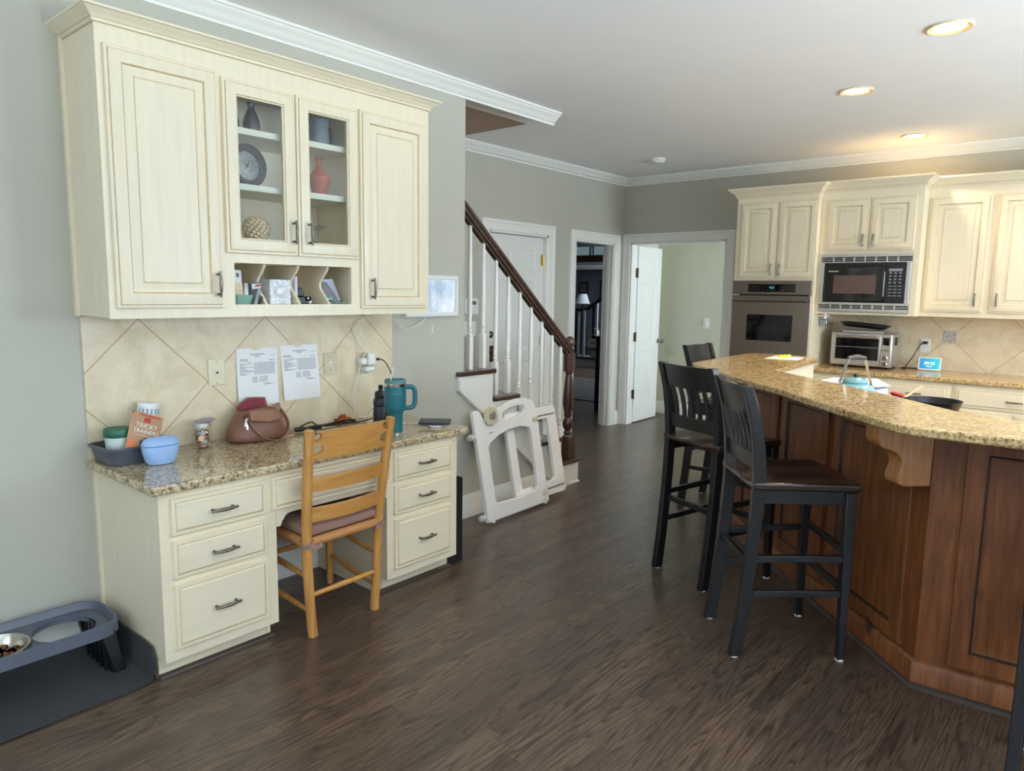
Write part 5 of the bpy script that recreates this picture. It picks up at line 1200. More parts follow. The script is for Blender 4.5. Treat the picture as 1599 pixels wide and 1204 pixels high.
b = B(); b.prism([(1.255, zb), (1.345, zb), (1.352, zb+.172), (1.262, zb+.176)], lambda y, z, d: (d-.12*(z-zb), y, z), -3.128, -3.118) 
obj('treat_bag', b, M('treat_bag', (150, 128, 96), .5), None, .002, loc=(-3.12, 1.3, zb), label='tan treat bag showing just behind the white canister', cat='pouch') if False else None
# blue silicone pouch
t = thing('silicone_pouch', 'pale blue silicone treat pouch standing in front of the grey bin', 'pouch', (-2.925, 1.232, ZD))
BLS = M('blue_silicone', (150, 182, 226), .5, var=.01)
def oval(rx, ry, z, n=36, lift=0): return [(-2.925+rx*math.cos(2*PI*k/n)*(1 if abs(math.cos(2*PI*k/n)) < 2 else 1), 1.230+ry*math.copysign(abs(math.sin(2*PI*k/n))**.85, math.sin(2*PI*k/n)), z) for k in range(n)]
b = B(); lv = [(.026, .040, 0), (.034, .052, .003), (.040, .062, .02), (.043, .070, .05), (.042, .0735, .075), (.0405, .0740, .0765)]
vs = sum([oval(a_, c_, ZD+z_) for a_, c_, z_ in lv], []); fs = [tuple(range(36))[::-1]]
for j in range(len(lv)-1): fs += [(j*36+k, j*36+(k+1) % 36, (j+1)*36+(k+1) % 36, (j+1)*36+k) for k in range(36)]
fs.append(tuple(5*36+k for k in range(36))); b.add(vs, fs); obj('pouch_body', b, BLS, t)
b = B(); lv = [(.0405, .0740, .0785), (.043, .0745, .080), (.0425, .0745, .086), (.030, .066, .102), (.014, .052, .110), (.004, .035, .112)]
vs = sum([oval(a_, c_, ZD+z_) for a_, c_, z_ in lv], []); fs = [tuple(range(36))[::-1]]
for j in range(len(lv)-1): fs += [(j*36+k, j*36+(k+1) % 36, (j+1)*36+(k+1) % 36, (j+1)*36+k) for k in range(36)]
fs.append(tuple(5*36+k for k in range(36))); b.add(vs, fs); obj('pouch_flap', b, BLS, t)
b = B(); b.lathe([(.039, .0755), (.039, .0795)], (-2.935, 1.252, ZD), 24); 
# coin jar
t = thing('coin_jar', 'glass jar of coins with a price sticker on the desk by the tiles', 'jar', (-3.10, 1.488, ZD))
J = Vector((-3.10, 1.488, ZD))
b = B(); b.lathe([(0, .001), (.038, .001), (.042, .006), (.042, .080), (.038, .090), (.036, .100)], J, 32); obj('jar_glass', b, GLASS, t)
b = B(); b.lathe([(.0365, .094), (.0405, .096), (.0405, .112), (.038, .115), (.033, .115), (0, .114)], J, 32); obj('band_lid', b, M('lid_tin', (212, 208, 204), .35, .6), t)
b = B(); Tl = Matrix.Translation(J+Vector((.006, .012, .1195))) @ Matrix.Rotation(R(7), 4, 'X'); b.lathe([(0, 0), (.046, 0), (.047, .002), (.045, .0035), (0, .0035)], (0, 0, 0), 32, T=Tl); obj('loose_lid', b, M('lid_lilac', (158, 150, 176), .35, .6), t)
COP = [M('coin_copper', (176, 116, 88), .4, .35), M('coin_silver', (196, 192, 188), .35, .4), M('coin_dark', (116, 84, 70), .45, .3)]
b = B(); rnd = random.Random(3)
for i in range(190):
    a_ = rnd.uniform(0, 2*PI); rr = .029*math.sqrt(rnd.random()) if rnd.random() < .35 else rnd.uniform(.022, .0285); z_ = rnd.uniform(.008, .074)
    Tc_ = Matrix.Translation(J+Vector((rr*math.cos(a_), rr*math.sin(a_), z_))) @ Matrix.Rotation(a_, 4, 'Z') @ Matrix.Rotation(R(90)+rnd.uniform(-.7, .5), 4, 'Y') 
    b.lathe([(.0092, -.0007), (.0092, .0007)], (0, 0, 0), 12, rnd.choice((0, 0, 1, 1, 2)), T=Tc_)
obj('coins', b, COP, t, kind='stuff', weld=False)
b = B(); ca = R(-30); b.lathe([(.013, 0), (.013, .0008)], (0, 0, 0), 18, T=tframe(J+Vector((.0426*math.cos(ca), .0426*math.sin(ca), .048)), (-math.sin(ca), math.cos(ca), 0), (0, 0, 1))); obj('sticker', b, M('sticker_orange', (246, 196, 150), .5), t)
# handbag
t = thing('handbag', 'brown leather handbag slumped open on the desk below the left paper', 'handbag', (-3.06, 1.75, ZD))
LEA = M('brown_leather', (124, 84, 66), .42, var=.08, scale=14, bump=.1); LEAD = M('bag_lining', (124, 26, 46), .6)
BC = Vector((-3.085, 1.745, ZD)); n_ = 32
def bring(rx, ry, z, dx=0, dy=0, wob=0, ph=0): return [(BC.x+dx+rx*math.cos(2*PI*k/n_), BC.y+dy+ry*math.copysign(abs(math.sin(2*PI*k/n_))**.8, math.sin(2*PI*k/n_)), BC.z+z+wob*math.sin(2*(2*PI*k/n_)+ph)) for k in range(n_)]
lv = [(.070, .118, 0), (.084, .140, .004), (.092, .151, .018), (.088, .146, .045), (.074, .126, .085), (.056, .105, .125, -.006, .008), (.042, .094, .150, -.012, .014, .008, 1.2)]
rings_ = [bring(*l) for l in lv]; inn_ = [bring(.038, .088, .150, -.012, .014, .008, 1.2), bring(.044, .09, .11, -.01, .01), bring(.05, .095, .07)]
b = B(); vs = sum(rings_+inn_, []); fs = [tuple(range(n_))[::-1]]; tot = len(rings_+inn_)
for j in range(tot-1): fs += [(j*n_+k, j*n_+(k+1) % n_, (j+1)*n_+(k+1) % n_, (j+1)*n_+k) for k in range(n_)]
fs.append(tuple((tot-1)*n_+k for k in range(n_))); b.add(vs, fs); bb = obj('bag_body', b, LEA, t, subdiv=1, ang=80)
# raised back panel showing the wine red lining
b = B(); fl = [(1.672, .150), (1.70, .176), (1.735, .196), (1.78, .194), (1.828, .188), (1.836, .150), (1.822, .120), (1.69, .120)]
b.prism(fl, lambda y, z, d: (d-.1*(z-.12), y, ZD+z), -3.132, -3.136); fo = obj('flap', b, LEA, t, .001)
b = B(); fl = [(1.676, .148), (1.702, .172), (1.736, .191), (1.78, .189), (1.818, .184), (1.824, .15), (1.812, .12), (1.70, .12)]
b.prism(fl, lambda y, z, d: (d-.1*(z-.12), y, ZD+z), -3.1315, -3.1305); obj('lining', b, LEAD, t)
b = B(); b.add([(-3.030, 1.682, ZD+.148), (-3.022, 1.76, ZD+.146), (-3.034, 1.838, ZD+.138), (-3.012, 1.842, ZD+.10), (-2.998, 1.76, ZD+.094), (-3.012, 1.676, ZD+.108), (-3.036, 1.838, ZD+.138), (-3.016, 1.842, ZD+.10), (-3.004, 1.76, ZD+.094), (-3.018, 1.676, ZD+.108), (-3.034, 1.682, ZD+.148), (-3.028, 1.76, ZD+.146)], [(0, 1, 4, 5), (1, 2, 3, 4)]); o = obj('front_pocket', b, M('pocket_leather', (136, 96, 74), .45, var=.06), t); md = o.modifiers.new('s', 'SOLIDIFY'); md.thickness = .003
stp = lambda pts, w=.009, th=.002: (lambda P: B().path(P, [[(-th, -w), (th, -w), (th, w), (-th, w)]]*len(P)))(smooth(pts, 6))
obj('strap', stp([(-3.024, 1.668, ZD+.135), (-2.994, 1.664, ZD+.09), (-2.966, 1.69, ZD+.045), (-2.955, 1.74, ZD+.016), (-2.955, 1.79, ZD+.012), (-2.965, 1.835, ZD+.045), (-2.985, 1.85, ZD+.09), (-3.03, 1.842, ZD+.14)]), LEA, t)
b = B(); b.prism([(1.832, .155), (1.872, .165), (1.882, .10), (1.905, .03), (1.93, .006), (1.86, .004), (1.85, .09)], lambda y, z, d: (d+.25*(.16-z), y, ZD+z), -3.09, -3.084); obj('side_gusset', b, M('gusset_leather', (140, 98, 76), .45), t, .002)
b = B(); b.tube([(-3.02+.010*math.cos(2*PI*k/12), 1.657+.014*math.sin(2*PI*k/12), ZD+.128+.006*math.sin(2*PI*k/12)) for k in range(12)], .0016, 6, closed=True); kr = obj('key_ring', b, BLKPL, t)
for y_, z_, m_ in ((1.640, .085, PAPER), (1.652, .070, CHROME), (1.658, .092, CHROME)): b = B(); b.bar((-3.008, 1.655, ZD+.12), (-2.998, y_, ZD+z_), .008, .002); obj('key', b, m_, kr)
# cord bundle, clip, bottle, tumbler, tablet
t = thing('extension_cable', 'bundle of black cord and plug lying on the desk right of the handbag', 'cord', (-3.12, 2.08, ZD))
b = B(); b.tube(smooth([(-3.115, 1.985, ZD+.012), (-3.105, 2.02, ZD+.03), (-3.10, 2.06, ZD+.038), (-3.105, 2.09, ZD+.02), (-3.11, 2.13, ZD+.01), (-3.12, 2.24, ZD+.012), (-3.115, 2.31, ZD+.018), (-3.10, 2.33, ZD+.012), (-3.09, 2.28, ZD+.008), (-3.095, 2.18, ZD+.008), (-3.10, 2.10, ZD+.012), (-3.09, 2.16, ZD+.018), (-3.105, 2.26, ZD+.02), (-3.115, 2.33, ZD+.012)], 6), .0042, 8); obj('coiled_cord', b, BLKPL, t)
b = B(); b.tube([(-3.09, 1.955, ZD+.014), (-3.08, 1.99, ZD+.016), (-3.075, 2.02, ZD+.012)], [.011, .013, .007], 10); obj('plug', b, BLKPL, t)
b = B(); b.bar((-3.075, 2.03, ZD+.013), (-3.08, 2.10, ZD+.013), .022, .022); obj('adapter', b, BLKPL, t, .004)
t = thing('hair_clip', 'brown tortoiseshell hair clip lying by the tiles behind the chair', 'hair clip', (-3.165, 2.30, ZD))
TOR = M('tortoiseshell', (140, 74, 34), .25, var=.5, scale=40)
for sg in (-1, 1):
    b = B(); b.prism([(-.05, .004), (-.044, .022), (-.03, .019), (-.02, .028), (-.014, .04), (.012, .04), (.016, .028), (.03, .018), (.046, .023), (.05, .005), (.036, .008), (.026, .001), (.015, .008), (.004, .001), (-.008, .008), (-.02, .001), (-.034, .008)], lambda a_, z, d: (-3.165+sg*(.014-.25*z)+d, 2.30+a_, ZD+z), -.0015, .0015); obj('clip_jaw', b, TOR, t)
b = B(); b.tube([(-3.165, 2.285, ZD+.036), (-3.165, 2.315, ZD+.036)], .003, 8); obj('spring', b, BRONZE, t)
t = thing('water_bottle', 'small black squeeze bottle standing behind the teal tumbler', 'bottle', (-2.985, 2.415, ZD))
WB = Vector((-2.985, 2.415, ZD)); BK = M('bottle_navy', (36, 36, 48), .35, var=.05)
b = B(); b.lathe([(.038, 0), (.041, .005), (.041, .085), (.037, .095), (.041, .105), (.040, .125), (.034, .140), (.028, .144)], WB, 28); obj('bottle_body', b, BK, t)
b = B(); b.lathe([(.031, .144), (.032, .150), (.032, .168), (.026, .176), (.014, .178), (.012, .186), (.0, .186)], WB, 24); cp2 = obj('bottle_cap', b, BLKPL, t)
b = B(); b.lathe([(.010, .186), (.013, .190), (.013, .206), (.009, .210), (0, .210)], WB, 16); obj('spout', b, BLKPL, cp2)
t = thing('tumbler', 'teal insulated tumbler with side handle and clear straw on the desk', 'tumbler', (-2.735, 2.305, ZD))
TM = Vector((-2.735, 2.305, ZD)); TEAL = M('teal_powder', (24, 100, 112), .42, var=.03)
b = B(); b.lathe([(.034, .004), (.036, .006), (.0375, .098), (.040, .108), (.050, .118), (.0525, .126), (.054, .150), (.055, .238)], TM, 36); tb = obj('tumbler_body', b, TEAL, t)
b = B(); b.lathe([(.0345, 0), (.0352, .002), (.0352, .0055), (.033, .0055)], TM, 32); obj('steel_base', b, CHROME, tb)
b = B(); b.lathe([(.0552, .2385), (.0555, .241), (.0555, .253), (.053, .255)], TM, 36); obj('steel_rim', b, CHROME, t)
b = B(); b.lathe([(.052, .253), (.053, .262), (.053, .272), (.049, .273), (.048, .264), (0, .264)], TM, 36); ld = obj('lid', b, GLASSD if False else M('lid_clear', (96, 138, 146), .15), t)
b = B(); b.box(TM.x-.045, TM.x+.045, TM.y-.020, TM.y+.010, TM.z+.2645, TM.z+.274); obj('lid_disc', b, TEAL, ld, .003)
b = B(); b.tube([TM+Vector((-.01, -.022, .255)), TM+Vector((.004, -.014, .335))], .0042, 10); obj('straw', b, M('straw_clear', (226, 226, 216), .2), ld)
ha = Vector((.42, .907, 0)); hp = [TM+ha*.052+Vector((0, 0, .232)), TM+ha*.075+Vector((0, 0, .232)), TM+ha*.093+Vector((0, 0, .226)), TM+ha*.102+Vector((0, 0, .205)), TM+ha*.102+Vector((0, 0, .16)), TM+ha*.098+Vector((0, 0, .138)), TM+ha*.085+Vector((0, 0, .126)), TM+ha*.05+Vector((0, 0, .124))]
b = B(); hv_ = Vector((-ha.y, ha.x, 0)); P2 = smooth(hp, 5); b.tube(P2, .0095, 12, flat=1.25); obj('handle', b, TEAL, t)
text('maker_mark', 'STANLEY', .0125, tframe(TM+Vector((.0555*math.cos(R(-28)), .0555*math.sin(R(-28)), .205)), (-math.sin(R(-28)), math.cos(R(-28)), 0), (0, 0, 1)), M('etched_mark', (120, 170, 178), .4), tb, .0006)
t = thing('mobile_phone', 'dark phone lying on a small charging stand at the desk end', 'phone', (-2.72, 2.57, ZD))
TP = Matrix.Translation((-2.722, 2.565, ZD+.020)) @ Matrix.Rotation(R(40), 4, 'Z') @ Matrix.Rotation(R(7), 4, 'X')
b = B(); b.prism(rrect(-.084, .084, -.041, .041, .008), lambda x, y, d: tuple(TP @ Vector((x, y, d))), 0, .010); obj('case', b, M('phone_case', (40, 44, 66), .4), t, .002)
b = B(); b.prism(rrect(-.080, .080, -.038, .038, .006), lambda x, y, d: tuple(TP @ Vector((x, y, d))), .0101, .0108); obj('screen', b, BLKGL, t)
b = B(); b.lathe([(.04, 0), (.045, .004), (.043, .010), (0, .010)], (-2.722, 2.57, ZD), 24); cs_ = obj('charging_pad', b, PLASW, None, loc=(-2.722, 2.57, ZD), label='round white charging pad underneath the dark phone', cat='charger')
b = B(); b.tube(smooth([(-2.765, 2.57, ZD+.004), (-2.83, 2.54, ZD+.004), (-2.90, 2.50, ZD+.004), (-2.95, 2.50, ZD+.004), (-3.05, 2.53, ZD+.004)], 5), .002, 8); obj('cable', b, CORD, cs_)
# ================================================================ inside the wall cabinet
S1, S2, S3, CB = 2.1645, 1.9345, 1.6905, 1.4225
def one(name, b, m, loc, lab, cat, **k): return obj(name, b, m, None, loc=loc, label=lab, cat=cat, **k)
GLZ = M('dark_ceramic', (46, 42, 52), .14, var=.15)
bot = [(0, .001), (.026, .001), (.034, .008), (.037, .03), (.034, .05), (.024, .078), (.014, .098), (.012, .108), (.017, .122), (.018, .124), (.014, .124), (.010, .112)]
b = B(); b.lathe(bot, (-2.96, 1.698, S1), 28); one('bottle_vase', b, GLZ, (-2.96, 1.698, S1), 'dark bottle vase on the top shelf, the one wholly in view', 'vase')
b = B(); b.lathe([(r*1.08, z*1.22) for r, z in bot], (-3.02, 1.63, S1), 28); one('bottle_vase', b, GLZ, (-3.02, 1.63, S1), 'taller dark bottle vase half hidden by the cabinet door frame', 'vase')
BG = M('blue_grey_ceramic', (104, 116, 128), .35, var=.3, scale=40)
for (x, y, s, lab) in ((-2.97, 2.045, 1.0, 'larger mottled blue grey canister on the top shelf'), (-3.05, 2.125, .88, 'smaller blue grey canister behind the larger one on the top shelf')):
    b = B(); b.lathe([(0, .001), (.045*s, .001), (.049*s, .006), (.048*s, .10*s), (.045*s, .108*s), (.046*s, .112*s), (.046*s, .118*s), (.030*s, .124*s), (0, .125*s)], (x, y, S1), 32); one('canister', b, BG, (x, y, S1), lab, 'canister')
t = thing('mantel_clock', 'round dark framed clock with silver skeleton dial on the middle shelf', 'clock', (-3.02, 1.69, S2))
ck = Vector((-3.00, 1.688, S2+.092)); TC = tframe(ck, (-.10, 1, 0), (-.06, 0, 1))
b = B(); b.lathe([(.062, 0), (.092, 0), (.094, .008), (.092, .022), (.084, .030), (.070, .028), (.062, .018), (.062, 0)], (0, 0, 0), 48, T=TC, caps=False); obj('frame', b, M('clock_frame', (52, 40, 42), .2), t)
b = B(); b.lathe([(0, .004), (.062, .004)], (0, 0, 0), 40, T=TC); dl = obj('dial', b, M('clock_dial', (226, 229, 234), .3, 0, var=.03), t)
for i, s_ in enumerate(['XII', 'I', 'II', 'III', 'IIII', 'V', 'VI', 'VII', 'VIII', 'IX', 'X', 'XI']):
    a_ = R(90-30*i); text('numeral', s_, .012, TC @ Matrix.Translation((.050*math.cos(a_), .050*math.sin(a_), .0045)) @ Matrix.Rotation(a_-PI/2, 4, 'Z'), M('numeral_grey', (96, 98, 106), .4) if i == 0 else bpy.data.materials['numeral_grey'], dl, .0003)
b = B(); b.lathe([(.030, .005), (.036, .006), (.036, .008), (.030, .008), (.030, .005)], (0, 0, 0), 30, T=TC, caps=False)
for k in range(3): b.lathe([(.012, .005), (.016, .005), (.016, .008), (.012, .008), (.012, .005)], TC @ Vector((.017*math.cos(R(90+120*k)), .017*math.sin(R(90+120*k)), 0)), 18, T=None) if False else b.lathe([(.010, .005), (.015, .005), (.015, .008), (.010, .008), (.010, .005)], (.015*math.cos(R(90+120*k)), .015*math.sin(R(90+120*k)), 0), 18, T=TC, caps=False)
obj('gear_train', b, STEEL, dl)
for L, a_, w_ in ((.028, 62, .004), (.042, 150, .003)): 
    b = B(); b.prism([(-.006*math.cos(R(a_))+w_*math.sin(R(a_)), -.006*math.sin(R(a_))-w_*math.cos(R(a_))), (L*math.cos(R(a_)), L*math.sin(R(a_))), (-.006*math.cos(R(a_))-w_*math.sin(R(a_)), -.006*math.sin(R(a_))+w_*math.cos(R(a_)))], lambda x, y, d: tuple(TC @ Vector((x, y, d))), .0095, .0105); obj('hand', b, BLKPL, dl)
b = B(); b.lathe([(0, .0135), (.0625, .0135)], (0, 0, 0), 40, T=TC); obj('clock_glass', b, GLASS, t)
b = B(); b.box(ck.x-.03, ck.x+.015, ck.y-.045, ck.y+.045, S2+.0005, S2+.010); obj('foot', b, bpy.data.materials['clock_frame'], t, .003)
b = B(); b.lathe([(0, .001), (.022, .001), (.026, .006), (.052, .068), (.054, .078), (.050, .088), (.022, .120), (.013, .140), (.012, .160), (.016, .176), (.017, .178), (.013, .178), (.009, .16)], (-2.98, 2.050, S2), 32)
one('orange_vase', b, M('orange_ceramic', (176, 84, 60), .15, var=.04), (-2.98, 2.05, S2), 'glossy orange red vase with narrow neck on the middle shelf', 'vase')
t = thing('bead_sphere', 'sphere of small beige wooden beads on the lower glass cabinet shelf', 'ornament', (-2.99, 1.725, S3)); sc_ = Vector((-2.99, 1.722, S3+.062))
BEAD = M('bead_beige', (232, 210, 180), .5, var=.06)
b = B(); ga_ = PI*(3-math.sqrt(5))
for i in range(120):
    z_ = 1-2*(i+.5)/120; r_ = math.sqrt(1-z_*z_); p = sc_+Vector((math.cos(ga_*i)*r_, math.sin(ga_*i)*r_, z_))*.054
    b.ell(p, .0098, .0098, .0098, 0, 8)
b.ell(sc_, .046, .046, .046, 0, 14); obj('bead_cluster', b, BEAD, t, kind='stuff', weld=False)
t = thing('silver_sprig', 'small silvery leaf sprig ornament on the lower right glass shelf', 'ornament', (-3.0, 2.03, S3)); SLV = M('silver_leaf', (176, 182, 178), .3, .6)
b = B(); b.lathe([(0, .001), (.03, .001), (.034, .012), (.02, .03), (0, .032)], (-3.0, 2.02, S3), 20); obj('base', b, M('sprig_base', (108, 116, 110), .5), t)
rnd = random.Random(5)
for k in range(9):
    a_ = 2*PI*k/9; h_ = rnd.uniform(.06, .11); p0 = Vector((-3.0, 2.02, S3+.03)); p1 = p0+Vector((.028*math.cos(a_), .045*math.sin(a_), h_*.6)); p2 = p0+Vector((.04*math.cos(a_), .07*math.sin(a_), h_*.75))
    b = B(); b.tube(smooth([p0, p1, p2], 4), .0012, 5)
    for q_, u in ((p1, .5), (p2, 1)): b.ell(q_, .006, .009, .004, 0, 8)
    obj('sprig', b, SLV, t)
# ================================================================ letter cubbies
t = thing('seed_basket', 'small green basket in the left cubby holding cards', 'basket', (-2.955, 1.625, CB+.0005))
b = shell(rrect(-2.99, -2.93, 1.585, 1.655, .01), rrect(-2.995, -2.922, 1.578, 1.664, .012), CB+.001, CB+.042, .003); obj('basket_body', b, M('basket_green', (124, 164, 150), .5, var=.12, scale=120), t)
b = B(); b.prism([(1.582, CB+.03), (1.628, CB+.03), (1.626, CB+.148), (1.58, CB+.152)], lambda y, z, d: (d-.05*(z-CB), y, z), -2.962, -2.954); o = one('white_card', b, PAPER, (-2.96, 1.6, CB), 'tall white card standing at the back of the green basket', 'card')
b = B(); b.prism([(1.603, CB+.118), (1.615, CB+.118), (1.615, CB+.136), (1.603, CB+.136)], lambda y, z, d: (d-.05*(z-CB), y, z), -2.9535, -2.953); obj('card_print', b, INK, o)
t = thing('button_card', 'peach card with pale round buttons in the green basket', 'card', (-2.94, 1.61, CB)); b = B(); b.prism([(1.588, CB+.02), (1.626, CB+.02), (1.622, CB+.095), (1.586, CB+.092)], lambda y, z, d: (d-.05*(z-CB), y, z), -2.944, -2.940); obj('card_sheet', b, M('peach_card', (222, 190, 152), .6), t)
for i in range(2):
    for j in range(4): b = B(); b.ell((-2.9405-.05*(.035+.017*j), 1.597+.016*i, CB+.035+.017*j), .003, .006, .006, 0, 10); obj('round_button', b, M('button_cream', (246, 232, 206), .4) if (i, j) == (0, 0) else bpy.data.materials['button_cream'], t)
b = B(); b.prism([(1.632, CB+.015), (1.652, CB+.015), (1.650, CB+.092), (1.634, CB+.094)], lambda y, z, d: (d, y, z), -2.955, -2.948); one('white_card', b, PAPER, (-2.95, 1.64, CB), 'narrow white card at the right side of the green basket', 'card')
t = thing('magazine', 'dark red and grey booklet leaning in the left cubby', 'booklet', (-2.94, 1.68, CB))
b = B(); b.prism([(1.660, CB+.0008), (1.672, CB+.0008), (1.697, CB+.0905), (1.685, CB+.094)], lambda y, z, d: (d, y, z), -3.06, -2.915); obj('pages', b, M('booklet_grey', (150, 152, 160), .5, var=.15, scale=60), t)
b = B(); b.prism([(1.650, CB+.066), (1.692, CB+.074), (1.694, CB+.099), (1.646, CB+.097)], lambda y, z, d: (d, y, z), -2.9148, -2.9125); bb = obj('cover', b, M('booklet_white', (206, 204, 206), .5), t)
b = B(); b.prism([(1.664, CB+.077), (1.692, CB+.081), (1.692, CB+.090), (1.666, CB+.087)], lambda y, z, d: (d, y, z), -2.9124, -2.9119); obj('red_band', b, M('booklet_red', (164, 46, 58), .5), bb)
b = B(); b.prism([(1.648, CB+.090), (1.693, CB+.093), (1.694, CB+.099), (1.646, CB+.097)], lambda y, z, d: (d, y, z), -2.9124, -2.9119); obj('black_band', b, BLKPL, bb)
b = B(); b.prism([(1.685, CB+.0008), (1.693, CB+.0008), (1.712, CB+.035), (1.700, CB+.037)], lambda y, z, d: (d, y, z), -3.0, -2.93) if False else b.prism([(1.680, CB+.0008), (1.688, CB+.0008), (1.6965, CB+.034), (1.6925, CB+.036)], lambda y, z, d: (d, y, z), -2.912, -2.905); one('black_card', b, BLKPL, (-2.91, 1.687, CB), 'small black card beside the first wavy cubby divider', 'card')
MARB = N('marble_print'); v = MARB.coord((1, 1, 1)); w_ = MARB.noise(v, 26, 5, .6, 1.8)
MARB.col(MARB.ramp(w_, [(.40, (232, 234, 238)), (.48, (206, 210, 218)), (.50, (140, 146, 160)), (.52, (212, 216, 222)), (.62, (240, 241, 244))])); MARB.set(Roughness=.4)
t = thing('tissue_box', 'marble patterned tissue box in the second cubby', 'tissue box', (-2.97, 1.80, CB))
b = B(); b.box(-3.06, -2.925, 1.743, 1.848, CB+.0008, CB+.112); tb = obj('box_body', b, MARB.m, t, .002)
b = B(); b.prism([(1.796+.034*math.cos(2*PI*k/24), CB+.056+.030*math.sin(2*PI*k/24)) for k in range(24)], lambda y, z, d: (d, y, z), -2.9252, -2.9245); obj('opening', b, M('tissue_shadow', (206, 206, 208), .8), tb)
b = B(); b.ell((-2.921, 1.790, CB+.058), .006, .022, .018, 0, 10); b.ell((-2.920, 1.806, CB+.066), .005, .014, .012, 0, 10); obj('tissue', b, PAPER, tb)
b = B(); b.prism([(1.8835, CB+.0008), (1.8965, CB+.0008), (1.8965, CB+.128), (1.8835, CB+.125)], lambda y, z, d: (d, y, z), -3.08, -2.945); one('envelope', b, M('envelope_lilac', (214, 212, 226), .7), (-2.98, 1.89, CB), 'white envelope upright against the second wavy cubby divider', 'envelope')
t = thing('black_camera', 'black camera like gadget lying in the third cubby', 'camera', (-2.97, 1.94, CB))
b = B(); b.box(-3.01, -2.945, 1.900, 1.958, CB+.001, CB+.036); b.prism([(1.900, CB+.036), (1.942, CB+.036), (1.932, CB+.074), (1.912, CB+.078), (1.900, CB+.07)], lambda y, z, d: (d, y, z), -3.0, -2.955); obj('body', b, BLKPL, t, .004)
b = B(); b.lathe([(.010, 0), (.012, .002), (.012, .010), (.009, .011), (0, .009)], (0, 0, 0), 18, T=tframe((-2.944, 1.952, CB+.026), (0, 1, 0), (0, 0, 1))); obj('lens', b, BLKGL, t)
b = B(); b.ell((-2.945, 1.962, CB+.011), .008, .010, .009, 0, 12); one('white_bead', b, PLASW, (-2.945, 1.962, CB), 'tiny white round cap beside the black camera in the third cubby', 'cap')
b = B(); b.prism([(2.042, CB+.03), (2.060, CB+.118), (2.118, CB+.122), (2.150, CB+.018), (2.12, CB+.012)], lambda y, z, d: (d-.2*(z-CB), y, z), -2.962, -2.958); one('paper_sheet', b, M('cubby_paper', (206, 208, 222), .7), (-2.96, 2.09, CB), 'folded white sheet leaning at the back of the right cubby', 'paper')
b = B(); b.prism([(2.044, CB+.022), (2.046, CB+.105), (2.068, CB+.108), (2.092, CB+.078), (2.118, CB+.034), (2.124, CB+.018)], lambda y, z, d: (d-.2*(z-CB), y, z), -2.948, -2.944); one('photo_print', b, M('photo_grey', (112, 112, 120), .3, var=.3, scale=30), (-2.945, 2.08, CB), 'curved grey photograph leaning before the folded white sheet', 'photograph')
t = thing('teal_earphones', 'coil of teal cord and earbuds lying in the right cubby', 'earphones', (-2.93, 2.08, CB)); TE = M('teal_cord', (130, 186, 184), .4)
b = B(); b.ell((-2.93, 2.064, CB+.026), .010, .016, .008, 0, 12); obj('earbud_case', b, TE, t)
b = B(); b.tube(smooth([(-2.925+.012*math.sin(k), 2.052+.0065*k, CB+.006+.004*math.sin(2.3*k)+.003*(k % 3)) for k in range(15)], 3), .0026, 7); obj('cord', b, TE, t)
b = B(); b.tube(smooth([(-2.94+.014*math.cos(1.3*k), 2.10+.006*k*math.cos(.9*k), CB+.006+.006*abs(math.sin(k))) for k in range(9)], 3), .002, 7); obj('cord', b, M('grey_cord', (120, 130, 132), .4), t)

# ================================================================ dog corner
MATM = M('dog_mat_fibre', (50, 50, 53), .95, var=.35, scale=260, bump=.5)
b = B(); ym = 1.069
n_ = 8; prof = [(-.55, .004), (.95, .004), (1.02, .006), (1.045, .02), (1.058, .06), (1.064, .135)]
vs = []; fs = []
for (y, z) in prof:
    for x in (-3.17, -2.658): 
        vs.append((x+(.035 if (z > .1 and x > -3) else 0)*-1, y, z))
for i in range(len(prof)-1): fs.append((2*i, 2*i+1, 2*i+3, 2*i+2))
b.add(vs, fs); o = one('dog_mat', b, MATM, (-2.9, .5, 0), 'charcoal fibre mat under the dog feeder, its end curled up the desk side', 'mat'); md = o.modifiers.new('s', 'SOLIDIFY'); md.thickness = .005; md.offset = 1
t = thing('dog_feeder', 'raised grey dog feeder with two round holes and black legs beside the desk', 'dog feeder', (-2.97, .6, .0))
FG = M('feeder_grey', (88, 93, 106), .42, var=.03)
x0, x1, y0, y1, zt = -3.135, -2.825, .05, 1.022, .216
HC = [(-2.975, .858), (-2.975, .628), (-2.975, .30)]; HR = .106
X0, X1, Y0, Y1, RC = x0+.02, x1-.02, y0+.02, y1-.02, .07
def inside(x, y):
    if not (X0 <= x <= X1 and Y0 <= y <= Y1): return False
    cx, cy = min(max(x, X0+RC), X1-RC), min(max(y, Y0+RC), Y1-RC)
    return (x-cx)**2+(y-cy)**2 <= RC*RC+1e-9
cuts = [Y1, (HC[0][1]+HC[1][1])/2, (HC[1][1]+HC[2][1])/2, Y0]
b = B()
